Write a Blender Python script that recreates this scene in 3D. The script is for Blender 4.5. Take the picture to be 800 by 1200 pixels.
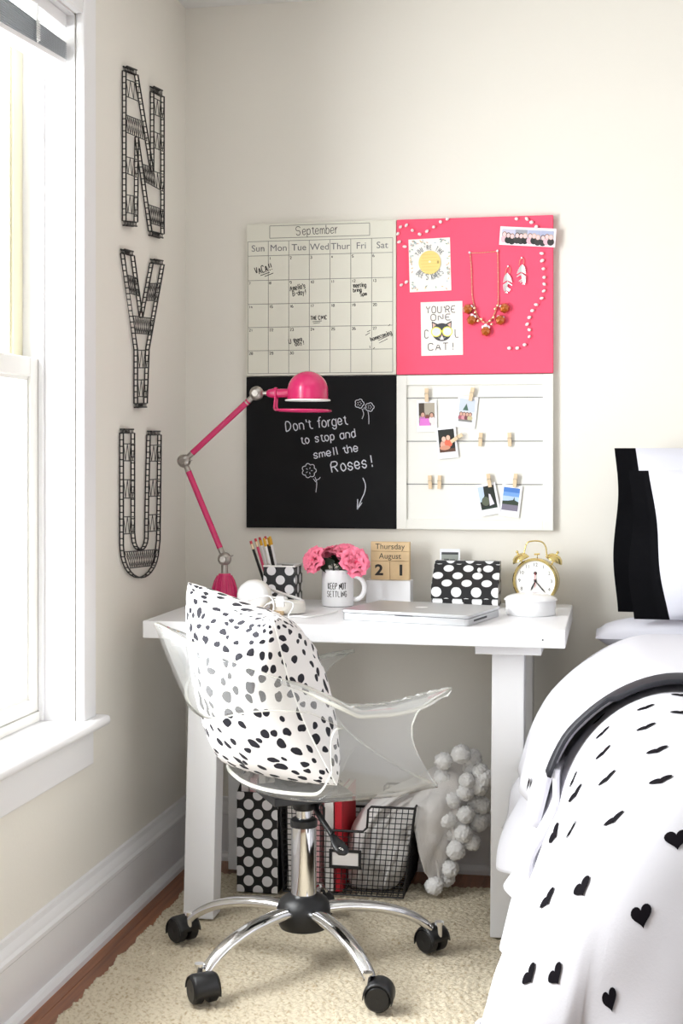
import bpy, bmesh, math, random
import numpy as np
from mathutils import Vector, Matrix, Euler, noise
random.seed(7); np.random.seed(7)
for o in list(bpy.data.objects): bpy.data.objects.remove(o)
SC = bpy.context.scene
COL = SC.collection
PI = math.pi

# ------------------------------------------------------------------ camera
FPX, HY, VPX = 1667.0, 532.0, 720.0          # focal length in px of an 800x1200 frame, horizon row, wall vanishing point
YAW = math.atan((VPX-400)/FPX)
CAM = np.array([1.1395, -3.7007, 1.0854])
cam = bpy.data.cameras.new('camera'); cam_o = bpy.data.objects.new('camera', cam); COL.objects.link(cam_o)
cam_o.location = CAM; cam_o.rotation_euler = (PI/2, 0, YAW)
cam.sensor_fit = 'AUTO'; cam.sensor_width = 36; cam.lens = FPX*36/1200; cam.shift_y = (HY-600)/1200
cam.clip_start = 0.05
SC.camera = cam_o

# ------------------------------------------------------------------ world, light, exposure
W = bpy.data.worlds.new('sky'); SC.world = W; W.use_nodes = True
bg = W.node_tree.nodes['Background']
bg.inputs[0].default_value = (0.97, 0.985, 1.0, 1); bg.inputs[1].default_value = 1.25
SC.view_settings.view_transform = 'Standard'; SC.view_settings.look = 'None'
SC.view_settings.gamma = 1; SC.view_settings.use_curve_mapping = False
SC.view_settings.exposure = -0.10
def area(name, loc, rot, sx, sy, power, col):
    l = bpy.data.lights.new(name, 'AREA'); l.shape = 'RECTANGLE'; l.size = sx; l.size_y = sy; l.energy = power; l.color = col
    o = bpy.data.objects.new(name, l); COL.objects.link(o); o.location = loc; o.rotation_euler = rot
    return o
# daylight coming in through the window in the left wall
area('window_daylight', (-0.45, -1.38, 1.35), (0, -PI/2, 0), 1.5, 1.2, 125, (0.975, 0.985, 1.0))
# added weak fill light, outside the opening behind the camera
area('rear_fill_light', (1.55, -4.75, 1.50), (PI/2, 0, 0), 2.0, 1.15, 5, (1.0, 0.99, 0.97))

# ------------------------------------------------------------------ pixel helpers (800x1200 frame)
FW = np.array([-math.sin(YAW), math.cos(YAW), 0]); RT = np.array([math.cos(YAW), math.sin(YAW), 0]); UP = np.array([0, 0, 1.0])
def ray(px, py): return FW + RT*(px-400)/FPX + UP*(HY-py)/FPX
def onz(px, py, z): r = ray(px, py); return CAM + r*((z-CAM[2])/r[2])
def onx(px, py, x): r = ray(px, py); return CAM + r*((x-CAM[0])/r[0])
def ony(px, py, y): r = ray(px, py); return CAM + r*((y-CAM[1])/r[1])
def proj(P):
    d = np.asarray(P)-CAM; w = d@FW
    return 400+FPX*(d@RT)/w, HY-FPX*(d[..., 2])/w

# ------------------------------------------------------------------ materials
def lin(c):
    c = c/255.0
    return c/12.92 if c <= 0.04045 else ((c+0.055)/1.055)**2.4
def rgb(r, g, b): return (lin(r), lin(g), lin(b), 1)
MATS = {}
def mat(name, col, rough=0.5, metal=0.0, bump=0.0, bscale=200.0, var=0.0, vscale=8.0, spec=0.5, coat=0.0, sheen=0.0, attr=None):
    m = bpy.data.materials.new(name); m.use_nodes = True; MATS[name] = m
    nt = m.node_tree; N = nt.nodes; L = nt.links
    b = N['Principled BSDF']
    b.inputs['Base Color'].default_value = col; b.inputs['Roughness'].default_value = rough; b.inputs['Metallic'].default_value = metal
    b.inputs['Specular IOR Level'].default_value = spec; b.inputs['Coat Weight'].default_value = coat; b.inputs['Sheen Weight'].default_value = sheen
    tc = N.new('ShaderNodeTexCoord')
    if attr:
        a = N.new('ShaderNodeVertexColor'); a.layer_name = attr; L.new(a.outputs['Color'], b.inputs['Base Color'])
    elif var > 0:
        n = N.new('ShaderNodeTexNoise'); n.inputs['Scale'].default_value = vscale; n.inputs['Detail'].default_value = 4
        L.new(tc.outputs['Object'], n.inputs['Vector'])
        r = N.new('ShaderNodeMapRange'); r.inputs[1].default_value = 0.25; r.inputs[2].default_value = 0.75
        r.inputs[3].default_value = 1-var; r.inputs[4].default_value = 1+var
        L.new(n.outputs['Fac'], r.inputs[0])
        mx = N.new('ShaderNodeVectorMath'); mx.operation = 'SCALE'; mx.inputs[0].default_value = col[:3]
        L.new(r.outputs[0], mx.inputs['Scale']); L.new(mx.outputs[0], b.inputs['Base Color'])
    if bump > 0:
        n2 = N.new('ShaderNodeTexNoise'); n2.inputs['Scale'].default_value = bscale; n2.inputs['Detail'].default_value = 3
        L.new(tc.outputs['Object'], n2.inputs['Vector'])
        bp = N.new('ShaderNodeBump'); bp.inputs['Strength'].default_value = bump; bp.inputs['Distance'].default_value = 0.002
        L.new(n2.outputs['Fac'], bp.inputs['Height']); L.new(bp.outputs[0], b.inputs['Normal'])
    return m
def dots_mat(name, base, dot, cell, rad, axes='xz', stretch=1.0, rough=0.5):
    """printed polka dots: staggered grid of discs in object space"""
    m = bpy.data.materials.new(name); m.use_nodes = True; MATS[name] = m
    nt = m.node_tree; N = nt.nodes; L = nt.links; b = N['Principled BSDF']; b.inputs['Roughness'].default_value = rough
    uv = N.new('ShaderNodeUVMap')
    sep = N.new('ShaderNodeSeparateXYZ'); L.new(uv.outputs[0], sep.inputs[0])
    def math_(op, a, c=None):
        n = N.new('ShaderNodeMath'); n.operation = op
        for i, v in enumerate((a, c)):
            if v is None: continue
            if isinstance(v, (int, float)): n.inputs[i].default_value = v
            else: L.new(v, n.inputs[i])
        return n.outputs[0]
    ds = []
    for off in (0.0, 0.5):
        u = math_('ADD', math_('DIVIDE', sep.outputs[0], cell), off); v = math_('ADD', math_('DIVIDE', sep.outputs[1], cell*stretch), off)
        fu = math_('MULTIPLY', math_('SUBTRACT', math_('FRACT', u), 0.5), cell); fv = math_('MULTIPLY', math_('SUBTRACT', math_('FRACT', v), 0.5), cell*stretch)
        ds.append(math_('SQRT', math_('ADD', math_('MULTIPLY', fu, fu), math_('MULTIPLY', fv, fv))))
    d = math_('MINIMUM', ds[0], ds[1])
    f = math_('LESS_THAN', d, rad)
    mx = N.new('ShaderNodeMix'); mx.data_type = 'RGBA'; L.new(f, mx.inputs[0]); mx.inputs[6].default_value = base; mx.inputs[7].default_value = dot
    L.new(mx.outputs[2], b.inputs['Base Color'])
    return m

M_wall = mat('wall_paint', rgb(236, 232, 223), 0.85, bump=0.12, bscale=120, var=0.012, vscale=2)
M_ceil = mat('ceiling_paint', rgb(232, 232, 230), 0.9, bump=0.1, bscale=120)
M_trim = mat('trim_paint', rgb(238, 237, 238), 0.42, bump=0.05, bscale=60)
M_sash = mat('sash_paint', rgb(236, 234, 228), 0.4)
M_storm = mat('storm_sash_cream', rgb(226, 220, 190), 0.5)
M_desk = mat('desk_white', rgb(240, 240, 242), 0.35, bump=0.03, bscale=40)
M_black = mat('black_plastic', rgb(24, 24, 26), 0.42)
M_blackm = mat('black_wire', rgb(26, 25, 26), 0.5)
M_chrome = mat('chrome', (0.82, 0.82, 0.83, 1), 0.07, 1.0)
M_nickel = mat('nickel', (0.42, 0.39, 0.36, 1), 0.28, 1.0, var=0.1, vscale=60)
M_gold = mat('brass', (0.75, 0.60, 0.25, 1), 0.2, 1.0)
M_rosegold = mat('rose_gold_chain', (0.85, 0.55, 0.35, 1), 0.3, 1.0)
M_silverj = mat('pale_silver_jewellery', (0.80, 0.82, 0.82, 1), 0.35, 0.6)
M_pinkhot = mat('lamp_pink_enamel', rgb(208, 36, 102), 0.25, coat=0.4)
M_pinkpin = mat('pink_pinboard', rgb(246, 86, 118), 0.75, bump=0.25, bscale=400, var=0.02)
M_cream = mat('calendar_board', rgb(228, 226, 212), 0.28)
M_chalkb = mat('chalkboard', rgb(17, 17, 19), 0.75, var=0.2, vscale=10, spec=0.2)
M_boardw = mat('photo_board_white', rgb(240, 239, 232), 0.5)
M_chalk = mat('chalk', rgb(205, 207, 215), 0.9, var=0.15, vscale=300)
M_ink = mat('black_ink', rgb(38, 36, 36), 0.6)
M_gridink = mat('grey_grid_ink', rgb(138, 136, 128), 0.6)
M_greyink = mat('grey_ink', rgb(118, 118, 120), 0.6)
M_paper = mat('paper_white', rgb(246, 244, 240), 0.6)
M_print = mat('flat_print', (1, 1, 1, 1), 0.45, attr='Col')
M_wood = mat('pale_wood', rgb(226, 196, 152), 0.55, var=0.08, vscale=30)
M_pinwood = mat('clothespin_wood', rgb(228, 203, 168), 0.6, var=0.06, vscale=50)
M_ceramic = mat('white_ceramic', rgb(246, 246, 248), 0.14, coat=0.3)
M_plasticw = mat('white_plastic', rgb(243, 243, 243), 0.3)
M_pad = mat('headphone_pad', rgb(236, 233, 226), 0.55, bump=0.1, bscale=150)
M_alu = mat('brushed_aluminium', (0.60, 0.61, 0.63, 1), 0.36, 0.8)
M_port = mat('dark_port', rgb(60, 62, 66), 0.5)
M_leaf = mat('dark_leaf', rgb(34, 52, 34), 0.5, var=0.25, vscale=40)
M_petal = mat('petal_pink', rgb(250, 126, 156), 0.6, var=0.16, vscale=30, sheen=0.2)
M_petal2 = mat('petal_deep_pink', rgb(240, 82, 124), 0.6, var=0.16, vscale=30)
M_throw = mat('throw_cotton', rgb(237, 233, 230), 0.9, bump=0.4, bscale=300, sheen=0.3)
M_pom = mat('pom_yarn', rgb(252, 251, 250), 0.95, sheen=0.5)
M_bed = mat('bed_linen', rgb(212, 211, 217), 0.85, bump=0.1, bscale=300)
M_band = mat('black_satin_band', rgb(22, 23, 32), 0.55)
M_heart = mat('heart_ink', rgb(20, 17, 22), 0.85, spec=0.05)
M_pilcase = mat('pillowcase_white', rgb(210, 210, 219), 0.85, bump=0.1, bscale=200)
M_blackcloth = mat('black_cotton', rgb(8, 8, 11), 0.9, bump=0.15, bscale=200, spec=0.1)
M_slat = mat('blind_slat_grey', rgb(196, 200, 204), 0.35)
M_cord = mat('white_cord', rgb(236, 236, 234), 0.7)
M_red = mat('book_red', rgb(196, 26, 44), 0.5)
M_bookw = mat('book_white', rgb(238, 232, 228), 0.55)
M_bookp = mat('book_pink', rgb(232, 178, 180), 0.55)
M_pages = mat('page_edges', rgb(232, 226, 212), 0.8, bump=0.3, bscale=500)
M_amber = mat('amber_crystal', rgb(176, 88, 16), 0.10, 0.35, coat=0.6)
M_crystal = mat('clear_crystal', rgb(236, 232, 240), 0.08, coat=0.6)
M_bead = mat('white_bead', rgb(250, 236, 236), 0.4)
M_mattress = mat('mattress_ticking', rgb(236, 234, 230), 0.8)
M_darkwood = mat('bed_base_dark', rgb(70, 48, 36), 0.5)
M_dotbig = dots_mat('polka_large', rgb(22, 22, 25), rgb(236, 234, 236), 0.0465, 0.0117)
M_dotfile = dots_mat('polka_file', rgb(20, 20, 23), rgb(232, 230, 232), 0.0466, 0.0128)
M_dotbox = dots_mat('polka_box', rgb(22, 22, 25), rgb(244, 244, 246), 0.0495, 0.0128, stretch=1.12)

def rug_mat():
    m = bpy.data.materials.new('jute_weave'); m.use_nodes = True
    nt = m.node_tree; N = nt.nodes; L = nt.links; b = N['Principled BSDF']; b.inputs['Roughness'].default_value = 0.95; b.inputs['Specular IOR Level'].default_value = 0.1
    tc = N.new('ShaderNodeTexCoord'); n = N.new('ShaderNodeTexNoise'); n.inputs['Scale'].default_value = 130; n.inputs['Detail'].default_value = 3
    L.new(tc.outputs['Object'], n.inputs['Vector'])
    r = N.new('ShaderNodeValToRGB'); e = r.color_ramp.elements
    e[0].position = 0.28; e[0].color = rgb(176, 158, 130); e[1].position = 0.52; e[1].color = rgb(214, 203, 181)
    L.new(n.outputs['Fac'], r.inputs[0]); L.new(r.outputs[0], b.inputs['Base Color'])
    n2 = N.new('ShaderNodeTexNoise'); n2.inputs['Scale'].default_value = 500; L.new(tc.outputs['Object'], n2.inputs['Vector'])
    bp = N.new('ShaderNodeBump'); bp.inputs['Strength'].default_value = 0.5; bp.inputs['Distance'].default_value = 0.003
    L.new(n2.outputs['Fac'], bp.inputs['Height']); L.new(bp.outputs[0], b.inputs['Normal'])
    return m
M_rug = rug_mat()
def plank_mat():
    m = bpy.data.materials.new('oak_plank'); m.use_nodes = True
    nt = m.node_tree; N = nt.nodes; L = nt.links; b = N['Principled BSDF']; b.inputs['Roughness'].default_value = 0.35
    tc = N.new('ShaderNodeTexCoord'); mp = N.new('ShaderNodeMapping'); mp.inputs['Scale'].default_value = (60, 3, 10)
    oi = N.new('ShaderNodeObjectInfo'); L.new(tc.outputs['Object'], mp.inputs['Vector'])
    n = N.new('ShaderNodeTexNoise'); n.noise_dimensions = '4D'; n.inputs['Scale'].default_value = 1.0; n.inputs['Detail'].default_value = 5
    mu = N.new('ShaderNodeMath'); mu.operation = 'MULTIPLY'; mu.inputs[1].default_value = 40; L.new(oi.outputs['Random'], mu.inputs[0]); L.new(mu.outputs[0], n.inputs['W'])
    L.new(mp.outputs[0], n.inputs['Vector'])
    r = N.new('ShaderNodeValToRGB'); e = r.color_ramp.elements
    e[0].position = 0.3; e[0].color = rgb(104, 58, 34); e[1].position = 0.7; e[1].color = rgb(166, 104, 64)
    L.new(n.outputs['Fac'], r.inputs[0]); L.new(r.outputs[0], b.inputs['Base Color'])
    return m
M_plank = plank_mat()
def cushion_mat():
    m = bpy.data.materials.new('dalmatian_print'); m.use_nodes = True
    nt = m.node_tree; N = nt.nodes; L = nt.links; b = N['Principled BSDF']; b.inputs['Roughness'].default_value = 0.85
    uv = N.new('ShaderNodeUVMap')
    nz = N.new('ShaderNodeTexNoise'); nz.inputs['Scale'].default_value = 9; L.new(uv.outputs[0], nz.inputs['Vector'])
    sc = N.new('ShaderNodeVectorMath'); sc.operation = 'SCALE'; sc.inputs['Scale'].default_value = 0.07; L.new(nz.outputs['Color'], sc.inputs[0])
    ad = N.new('ShaderNodeVectorMath'); ad.operation = 'ADD'; L.new(uv.outputs[0], ad.inputs[0]); L.new(sc.outputs[0], ad.inputs[1])
    mp = N.new('ShaderNodeMapping'); mp.inputs['Scale'].default_value = (0.80, 1.0, 1); mp.inputs['Rotation'].default_value = (0, 0, 0.12); L.new(ad.outputs[0], mp.inputs['Vector'])
    v = N.new('ShaderNodeTexVoronoi'); v.voronoi_dimensions = '2D'; v.feature = 'F1'; v.inputs['Scale'].default_value = 14.5; v.inputs['Randomness'].default_value = 0.62
    L.new(mp.outputs[0], v.inputs['Vector'])
    # every spot has its own size
    sp = N.new('ShaderNodeSeparateColor'); L.new(v.outputs['Color'], sp.inputs[0])
    rr = N.new('ShaderNodeMapRange'); rr.inputs[3].default_value = 0.20; rr.inputs[4].default_value = 0.34; L.new(sp.outputs[0], rr.inputs[0])
    lt = N.new('ShaderNodeMath'); lt.operation = 'LESS_THAN'; L.new(v.outputs['Distance'], lt.inputs[0]); L.new(rr.outputs[0], lt.inputs[1])
    mx = N.new('ShaderNodeMix'); mx.data_type = 'RGBA'; L.new(lt.outputs[0], mx.inputs[0]); mx.inputs[6].default_value = rgb(232, 228, 226); mx.inputs[7].default_value = rgb(24, 22, 32)
    L.new(mx.outputs[2], b.inputs['Base Color'])
    return m
M_cush = cushion_mat()
def front_fac(N, L, f, mx):
    # only the outer face of a thin sheet reflects; the exit face lets the light out again
    ge = N.new('ShaderNodeNewGeometry'); sb = N.new('ShaderNodeMath'); sb.operation = 'SUBTRACT'; sb.inputs[0].default_value = 1; L.new(ge.outputs['Backfacing'], sb.inputs[1])
    ml = N.new('ShaderNodeMath'); ml.operation = 'MULTIPLY'; L.new(f.outputs[0], ml.inputs[0]); L.new(sb.outputs[0], ml.inputs[1]); L.new(ml.outputs[0], mx.inputs[0])
def acrylic_mat():
    m = bpy.data.materials.new('clear_acrylic'); m.use_nodes = True
    nt = m.node_tree; N = nt.nodes; L = nt.links; N.remove(N['Principled BSDF']); out = N['Material Output']
    t = N.new('ShaderNodeBsdfTransparent'); t.inputs[0].default_value = (0.965, 0.97, 0.965, 1)
    g = N.new('ShaderNodeBsdfGlossy'); g.inputs['Roughness'].default_value = 0.03; g.inputs['Color'].default_value = (1, 1, 1, 1)
    f = N.new('ShaderNodeFresnel'); f.inputs['IOR'].default_value = 1.52
    mx = N.new('ShaderNodeMixShader'); front_fac(N, L, f, mx)
    hz = N.new('ShaderNodeBsdfDiffuse'); hz.inputs[0].default_value = rgb(226, 226, 226); hm = N.new('ShaderNodeMixShader'); hm.inputs[0].default_value = 0.10   # pale diffuse veil standing in for bright window reflections
    L.new(t.outputs[0], hm.inputs[1]); L.new(hz.outputs[0], hm.inputs[2])
    L.new(hm.outputs[0], mx.inputs[1]); L.new(g.outputs[0], mx.inputs[2]); L.new(mx.outputs[0], out.inputs[0])
    e = bpy.data.materials.new('acrylic_cut_edge'); e.use_nodes = True
    nt = e.node_tree; N = nt.nodes; L = nt.links; b = N['Principled BSDF']
    b.inputs['Base Color'].default_value = rgb(216, 215, 204); b.inputs['Roughness'].default_value = 0.10; b.inputs['Coat Weight'].default_value = 0.5
    t = N.new('ShaderNodeBsdfTransparent'); mx = N.new('ShaderNodeMixShader'); mx.inputs[0].default_value = 0.72
    L.new(t.outputs[0], mx.inputs[1]); L.new(b.outputs[0], mx.inputs[2]); L.new(mx.outputs[0], N['Material Output'].inputs[0])
    return m, e
M_acryl, M_acryledge = acrylic_mat()
def glass_mat():
    m = bpy.data.materials.new('window_glass'); m.use_nodes = True
    nt = m.node_tree; N = nt.nodes; L = nt.links; N.remove(N['Principled BSDF'])
    t = N.new('ShaderNodeBsdfTransparent'); t.inputs[0].default_value = (0.97, 0.98, 0.98, 1)
    g = N.new('ShaderNodeBsdfGlossy'); g.inputs['Roughness'].default_value = 0.02
    f = N.new('ShaderNodeFresnel'); f.inputs['IOR'].default_value = 1.45
    mx = N.new('ShaderNodeMixShader'); front_fac(N, L, f, mx); L.new(t.outputs[0], mx.inputs[1]); L.new(g.outputs[0], mx.inputs[2]); L.new(mx.outputs[0], N['Material Output'].inputs[0])
    return m
M_glass = glass_mat()

# ------------------------------------------------------------------ mesh builder
def frame_of(t):
    t = Vector(t).normalized(); a = Vector((0, 0, 1)) if abs(t.z) < 0.9 else Vector((1, 0, 0))
    u = t.cross(a).normalized(); v = t.cross(u).normalized()
    return u, v
class MB:
    def __init__(s): s.v = []; s.f = []; s.c = []; s.m = []; s.uv = {}; s.col = (1, 1, 1, 1); s.mi = 0
    def face(s, idx, uv=None):
        s.f.append(tuple(idx)); s.c.append(s.col); s.m.append(s.mi)
        if uv is not None: s.uv[len(s.f)-1] = uv
    def vert(s, p): s.v.append((float(p[0]), float(p[1]), float(p[2]))); return len(s.v)-1
    def poly(s, pts, uv=None): s.face([s.vert(p) for p in pts], uv)
    def box(s, a, b, uvs=False):
        x0, y0, z0 = [min(a[i], b[i]) for i in range(3)]; x1, y1, z1 = [max(a[i], b[i]) for i in range(3)]
        i = [s.vert(p) for p in ((x0,y0,z0),(x1,y0,z0),(x1,y1,z0),(x0,y1,z0),(x0,y0,z1),(x1,y0,z1),(x1,y1,z1),(x0,y1,z1))]
        for q in ((3,2,1,0),(4,5,6,7),(0,1,5,4),(1,2,6,5),(2,3,7,6),(3,0,4,7)):
            uv = None
            if uvs:
                P = [s.v[i[k]] for k in q]
                ax = [k for k in range(3) if max(p[k] for p in P)-min(p[k] for p in P) > 1e-7]
                uv = [(p[ax[0]], p[ax[1]]) for p in P] if len(ax) == 2 else None
            s.face([i[k] for k in q], uv)
        return s
    def obox(s, mtx, a, b):
        k = len(s.v); s.box(a, b)
        for j in range(k, len(s.v)): s.v[j] = tuple(mtx @ Vector(s.v[j]))
        return s
    def hexa(s, bot, top):
        i = [s.vert(p) for p in list(bot)+list(top)]
        for q in ((3,2,1,0),(4,5,6,7),(0,1,5,4),(1,2,6,5),(2,3,7,6),(3,0,4,7)): s.face([i[k] for k in q])
        return s
    def tube(s, pts, r, n=8, closed=False, caps=True, flat=None, up=None):
        P = [Vector(p) for p in pts]; m = len(P)
        rs = r if hasattr(r, '__len__') else [r]*m
        T = []
        for i in range(m):
            if closed: t = P[(i+1) % m]-P[i-1]
            else: t = P[min(i+1, m-1)]-P[max(i-1, 0)]
            T.append(t.normalized() if t.length > 1e-9 else Vector((0, 0, 1)))
        u, v = frame_of(T[0])
        if up is not None:
            v = Vector(up); v = (v-T[0]*v.dot(T[0])).normalized(); u = v.cross(T[0])
        rings = []
        for i in range(m):
            u = (u-T[i]*u.dot(T[i])); u = u.normalized() if u.length > 1e-6 else frame_of(T[i])[0]
            v = T[i].cross(u)
            fl = flat[i] if hasattr(flat, '__len__') else (flat or 1)
            rings.append([s.vert(P[i]+u*math.cos(2*PI*k/n)*rs[i]+v*math.sin(2*PI*k/n)*rs[i]*fl) for k in range(n)])
        for i in range(m if closed else m-1):
            A, B = rings[i], rings[(i+1) % m]
            for k in range(n): s.face([A[k], A[(k+1) % n], B[(k+1) % n], B[k]])
        if caps and not closed: s.face(rings[0][::-1]); s.face(rings[-1])
        return s
    def lathe(s, prof, c=(0, 0, 0), n=32, mtx=None, cap=True, a0=0, a1=2*PI, sx=1, sy=1):
        full = abs(a1-a0-2*PI) < 1e-6
        R = []
        for (r, z) in prof:
            ring = []
            for k in range(n if full else n+1):
                a = a0+(a1-a0)*k/n; p = Vector((r*math.cos(a)*sx, r*math.sin(a)*sy, z))
                if mtx is not None: p = mtx @ p
                ring.append(s.vert((p.x+c[0], p.y+c[1], p.z+c[2])))
            R.append(ring)
        for i in range(len(R)-1):
            for k in range(n):
                j = (k+1) % n if full else k+1
                s.face([R[i][k], R[i][j], R[i+1][j], R[i+1][k]])
        if cap and full:
            if prof[0][0] > 1e-6: s.face(R[0][::-1])
            if prof[-1][0] > 1e-6: s.face(R[-1])
        return s
    def sphere(s, c, r, n=12, m=8, sc=(1, 1, 1)):
        prof = [(math.sin(PI*i/m)*1.0+1e-5*(i in (0, m)), -math.cos(PI*i/m)) for i in range(m+1)]
        return s.lathe(prof, c, n, Matrix.Diagonal((r*sc[0], r*sc[1], r*sc[2])), cap=False)
    def prism(s, pts, vec):
        a = [s.vert(p) for p in pts]; b = [s.vert(Vector(p)+Vector(vec)) for p in pts]; n = len(pts)
        s.face(a[::-1]); s.face(b)
        for k in range(n): s.face([a[k], a[(k+1) % n], b[(k+1) % n], b[k]])
        return s
    def grid(s, P, uv=None, wrap=False):
        P = np.asarray(P); R, Cn = P.shape[:2]; b = len(s.v)
        s.v += [tuple(map(float, p)) for p in P.reshape(-1, 3)]
        for i in range(R-1):
            for j in range(Cn if wrap else Cn-1):
                j2 = (j+1) % Cn
                u = None
                if uv is not None: u = [tuple(uv[i][j]), tuple(uv[i][j2]), tuple(uv[i+1][j2]), tuple(uv[i+1][j])]
                s.face([b+i*Cn+j, b+i*Cn+j2, b+(i+1)*Cn+j2, b+(i+1)*Cn+j], u)
        return s
    def ribbon(s, pts, w, nrm):
        """flat pen stroke of width w lying in the surface with normal nrm (a vector or one per point)"""
        P = [Vector(p) for p in pts]; m = len(P)
        if m < 2: return s
        L = []
        for i in range(m):
            t = (P[min(i+1, m-1)]-P[max(i-1, 0)])
            if t.length < 1e-9: t = Vector((1, 0, 0))
            n = Vector(nrm[i]) if isinstance(nrm, list) else Vector(nrm)
            q = t.normalized().cross(n).normalized()*(w/2)
            L.append((s.vert(P[i]-q), s.vert(P[i]+q)))
        for i in range(m-1): s.face([L[i][0], L[i][1], L[i+1][1], L[i+1][0]])
        return s
    def mesh(s, name, smooth=None):
        me = bpy.data.meshes.new(name); me.from_pydata(s.v, [], s.f); me.update()
        ca = me.color_attributes.new('Col', 'FLOAT_COLOR', 'CORNER')
        tot = [len(f) for f in s.f]
        cols = np.repeat(np.array(s.c, dtype=np.float32), tot, axis=0); ca.data.foreach_set('color', cols.ravel())
        if s.uv:
            ul = me.uv_layers.new(name='UVMap'); arr = np.zeros((sum(tot), 2), np.float32); k = 0
            for i, t in enumerate(tot):
                if i in s.uv: arr[k:k+t] = s.uv[i]
                k += t
            ul.data.foreach_set('uv', arr.ravel())
        me.polygons.foreach_set('material_index', s.m)
        if smooth is not None:
            me.shade_smooth()
            if smooth < 179: me.set_sharp_from_angle(angle=math.radians(smooth))
        return me
    def build(s, name, material, parent=None, smooth=None, bevel=0, loc=None):
        me = s.mesh(name, smooth)
        for mm in (material if isinstance(material, (list, tuple)) else [material]): me.materials.append(mm)
        return link(name, me, parent, bevel, loc)
def link(name, me, parent=None, bevel=0, loc=None):
    o = bpy.data.objects.new(name, me); COL.objects.link(o)
    if parent is not None:
        o.parent = parent
        o.matrix_parent_inverse = Matrix.Identity(4)
        if loc is None: o.matrix_basis = parent_inv(parent)
        else: o.location = loc
    elif loc is not None: o.location = loc
    if bevel:
        b = o.modifiers.new('bevel', 'BEVEL'); b.width = bevel; b.segments = 2; b.limit_method = 'ANGLE'; b.angle_limit = math.radians(35)
    return o
def world_of(o):
    m = o.matrix_basis.copy() if not o.parent else world_of(o.parent) @ o.matrix_basis
    return m
def parent_inv(p): return world_of(p).inverted()      # meshes are modelled in world space unless loc is given
def empty(name, loc=(0, 0, 0), rz=0):
    o = bpy.data.objects.new(name, None); COL.objects.link(o); o.location = loc; o.rotation_euler = (0, 0, rz); o.empty_display_size = 0.05
    o.matrix_basis = Matrix.Translation(Vector(loc)) @ Matrix.Rotation(rz, 4, 'Z')
    return o
def tag(o, label, cat, group=None, kind=None):
    o['label'] = label; o['category'] = cat
    if group: o['group'] = group
    if kind: o['kind'] = kind
    return o
def struct(o, label=None):
    o['kind'] = 'structure'
    if label: o['label'] = label
    return o
def chaikin(P, n=2, closed=False):
    P = [np.array(p, float) for p in P]
    for _ in range(n):
        Q = []
        m = len(P)
        if not closed: Q.append(P[0])
        for i in range(m if closed else m-1):
            a, b = P[i], P[(i+1) % m]; Q += [a*.75+b*.25, a*.25+b*.75]
        if not closed: Q.append(P[-1])
        P = Q
    return P
def smooth_path(P, n=8):
    """Catmull-Rom through the points"""
    P = [np.array(p, float) for p in P]; out = []
    for i in range(len(P)-1):
        p0, p1, p2, p3 = P[max(i-1, 0)], P[i], P[i+1], P[min(i+2, len(P)-1)]
        for k in range(n):
            t = k/n; out.append(0.5*((2*p1)+(-p0+p2)*t+(2*p0-5*p1+4*p2-p3)*t*t+(-p0+3*p1-3*p2+p3)*t**3))
    out.append(P[-1]); return out

# ------------------------------------------------------------------ pen-stroke lettering
GL = {'A':'00 26 40|12 32','B':'00 06 26 35 34 23 03|23 33 42 41 30 00','C':'45 36 16 05 01 10 30 41','D':'00 06 26 44 42 20 00','E':'46 06 00 40|03 33','F':'46 06 00|03 33',
'G':'45 36 16 05 01 10 30 41 43 23','H':'00 06|40 46|03 43','I':'10 16','K':'00 06|46 03 40','L':'06 00 40','M':'00 06 23 46 40','N':'00 06 40 46','O':'16 36 45 41 30 10 01 05 16',
'P':'00 06 36 45 44 33 03','R':'00 06 36 45 44 33 03|23 40','S':'45 36 16 05 04 13 33 42 41 30 10 01','T':'06 46|26 20','U':'06 01 10 30 41 46','V':'06 20 46','W':'06 10 23 30 46','Y':'06 23 46|23 20',
'a':'33 24 14 03 01 10 20 31|34 30','b':'06 00|02 14 24 33 31 20 10 01','c':'33 24 14 03 01 10 20 31','d':'36 30|33 24 14 03 01 10 20 31','e':'02 32 33 24 14 03 01 10 20 31','f':'36 26 15 10|04 24',
'g':'33 24 14 03 01 10 20 31|34 3a 2b 1b 0a','h':'06 00|03 14 24 33 30','i':'14 10|15 16','l':'16 10','m':'00 04|03 14 23 20|23 34 43 40','n':'00 04|03 14 24 33 30','o':'14 24 33 31 20 10 01 03 14',
'p':'04 0b|03 14 24 33 31 20 10 01','r':'00 04|02 14 24','s':'33 24 14 03 12 22 31 20 10 01','t':'15 11 20 30|04 24','u':'04 01 10 20 31|34 30','v':'04 10 24','y':'04 12|34 1b',
'!':'26 22|21 20','\'':'16 14','-':'03 33','0':'16 36 45 41 30 10 01 05 16','1':'15 26 20','2':'05 16 36 45 44 00 40','3':'06 46 23 33 42 41 30 10 01','4':'30 36 02 42','5':'46 06 03 33 42 41 30 00',
'6':'36 16 04 01 10 30 41 42 33 13 02','7':'06 46 10','8':'13 04 05 16 36 45 44 33 13 02 01 10 30 41 42 33','9':'44 33 13 04 05 16 36 45 44 41 30 10'}
GW = {'r':2.6,'f':2.8,'t':3,'I':2,'i':2,'l':2,'!':3,'\'':2,'m':5,' ':3,'1':4}
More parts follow.
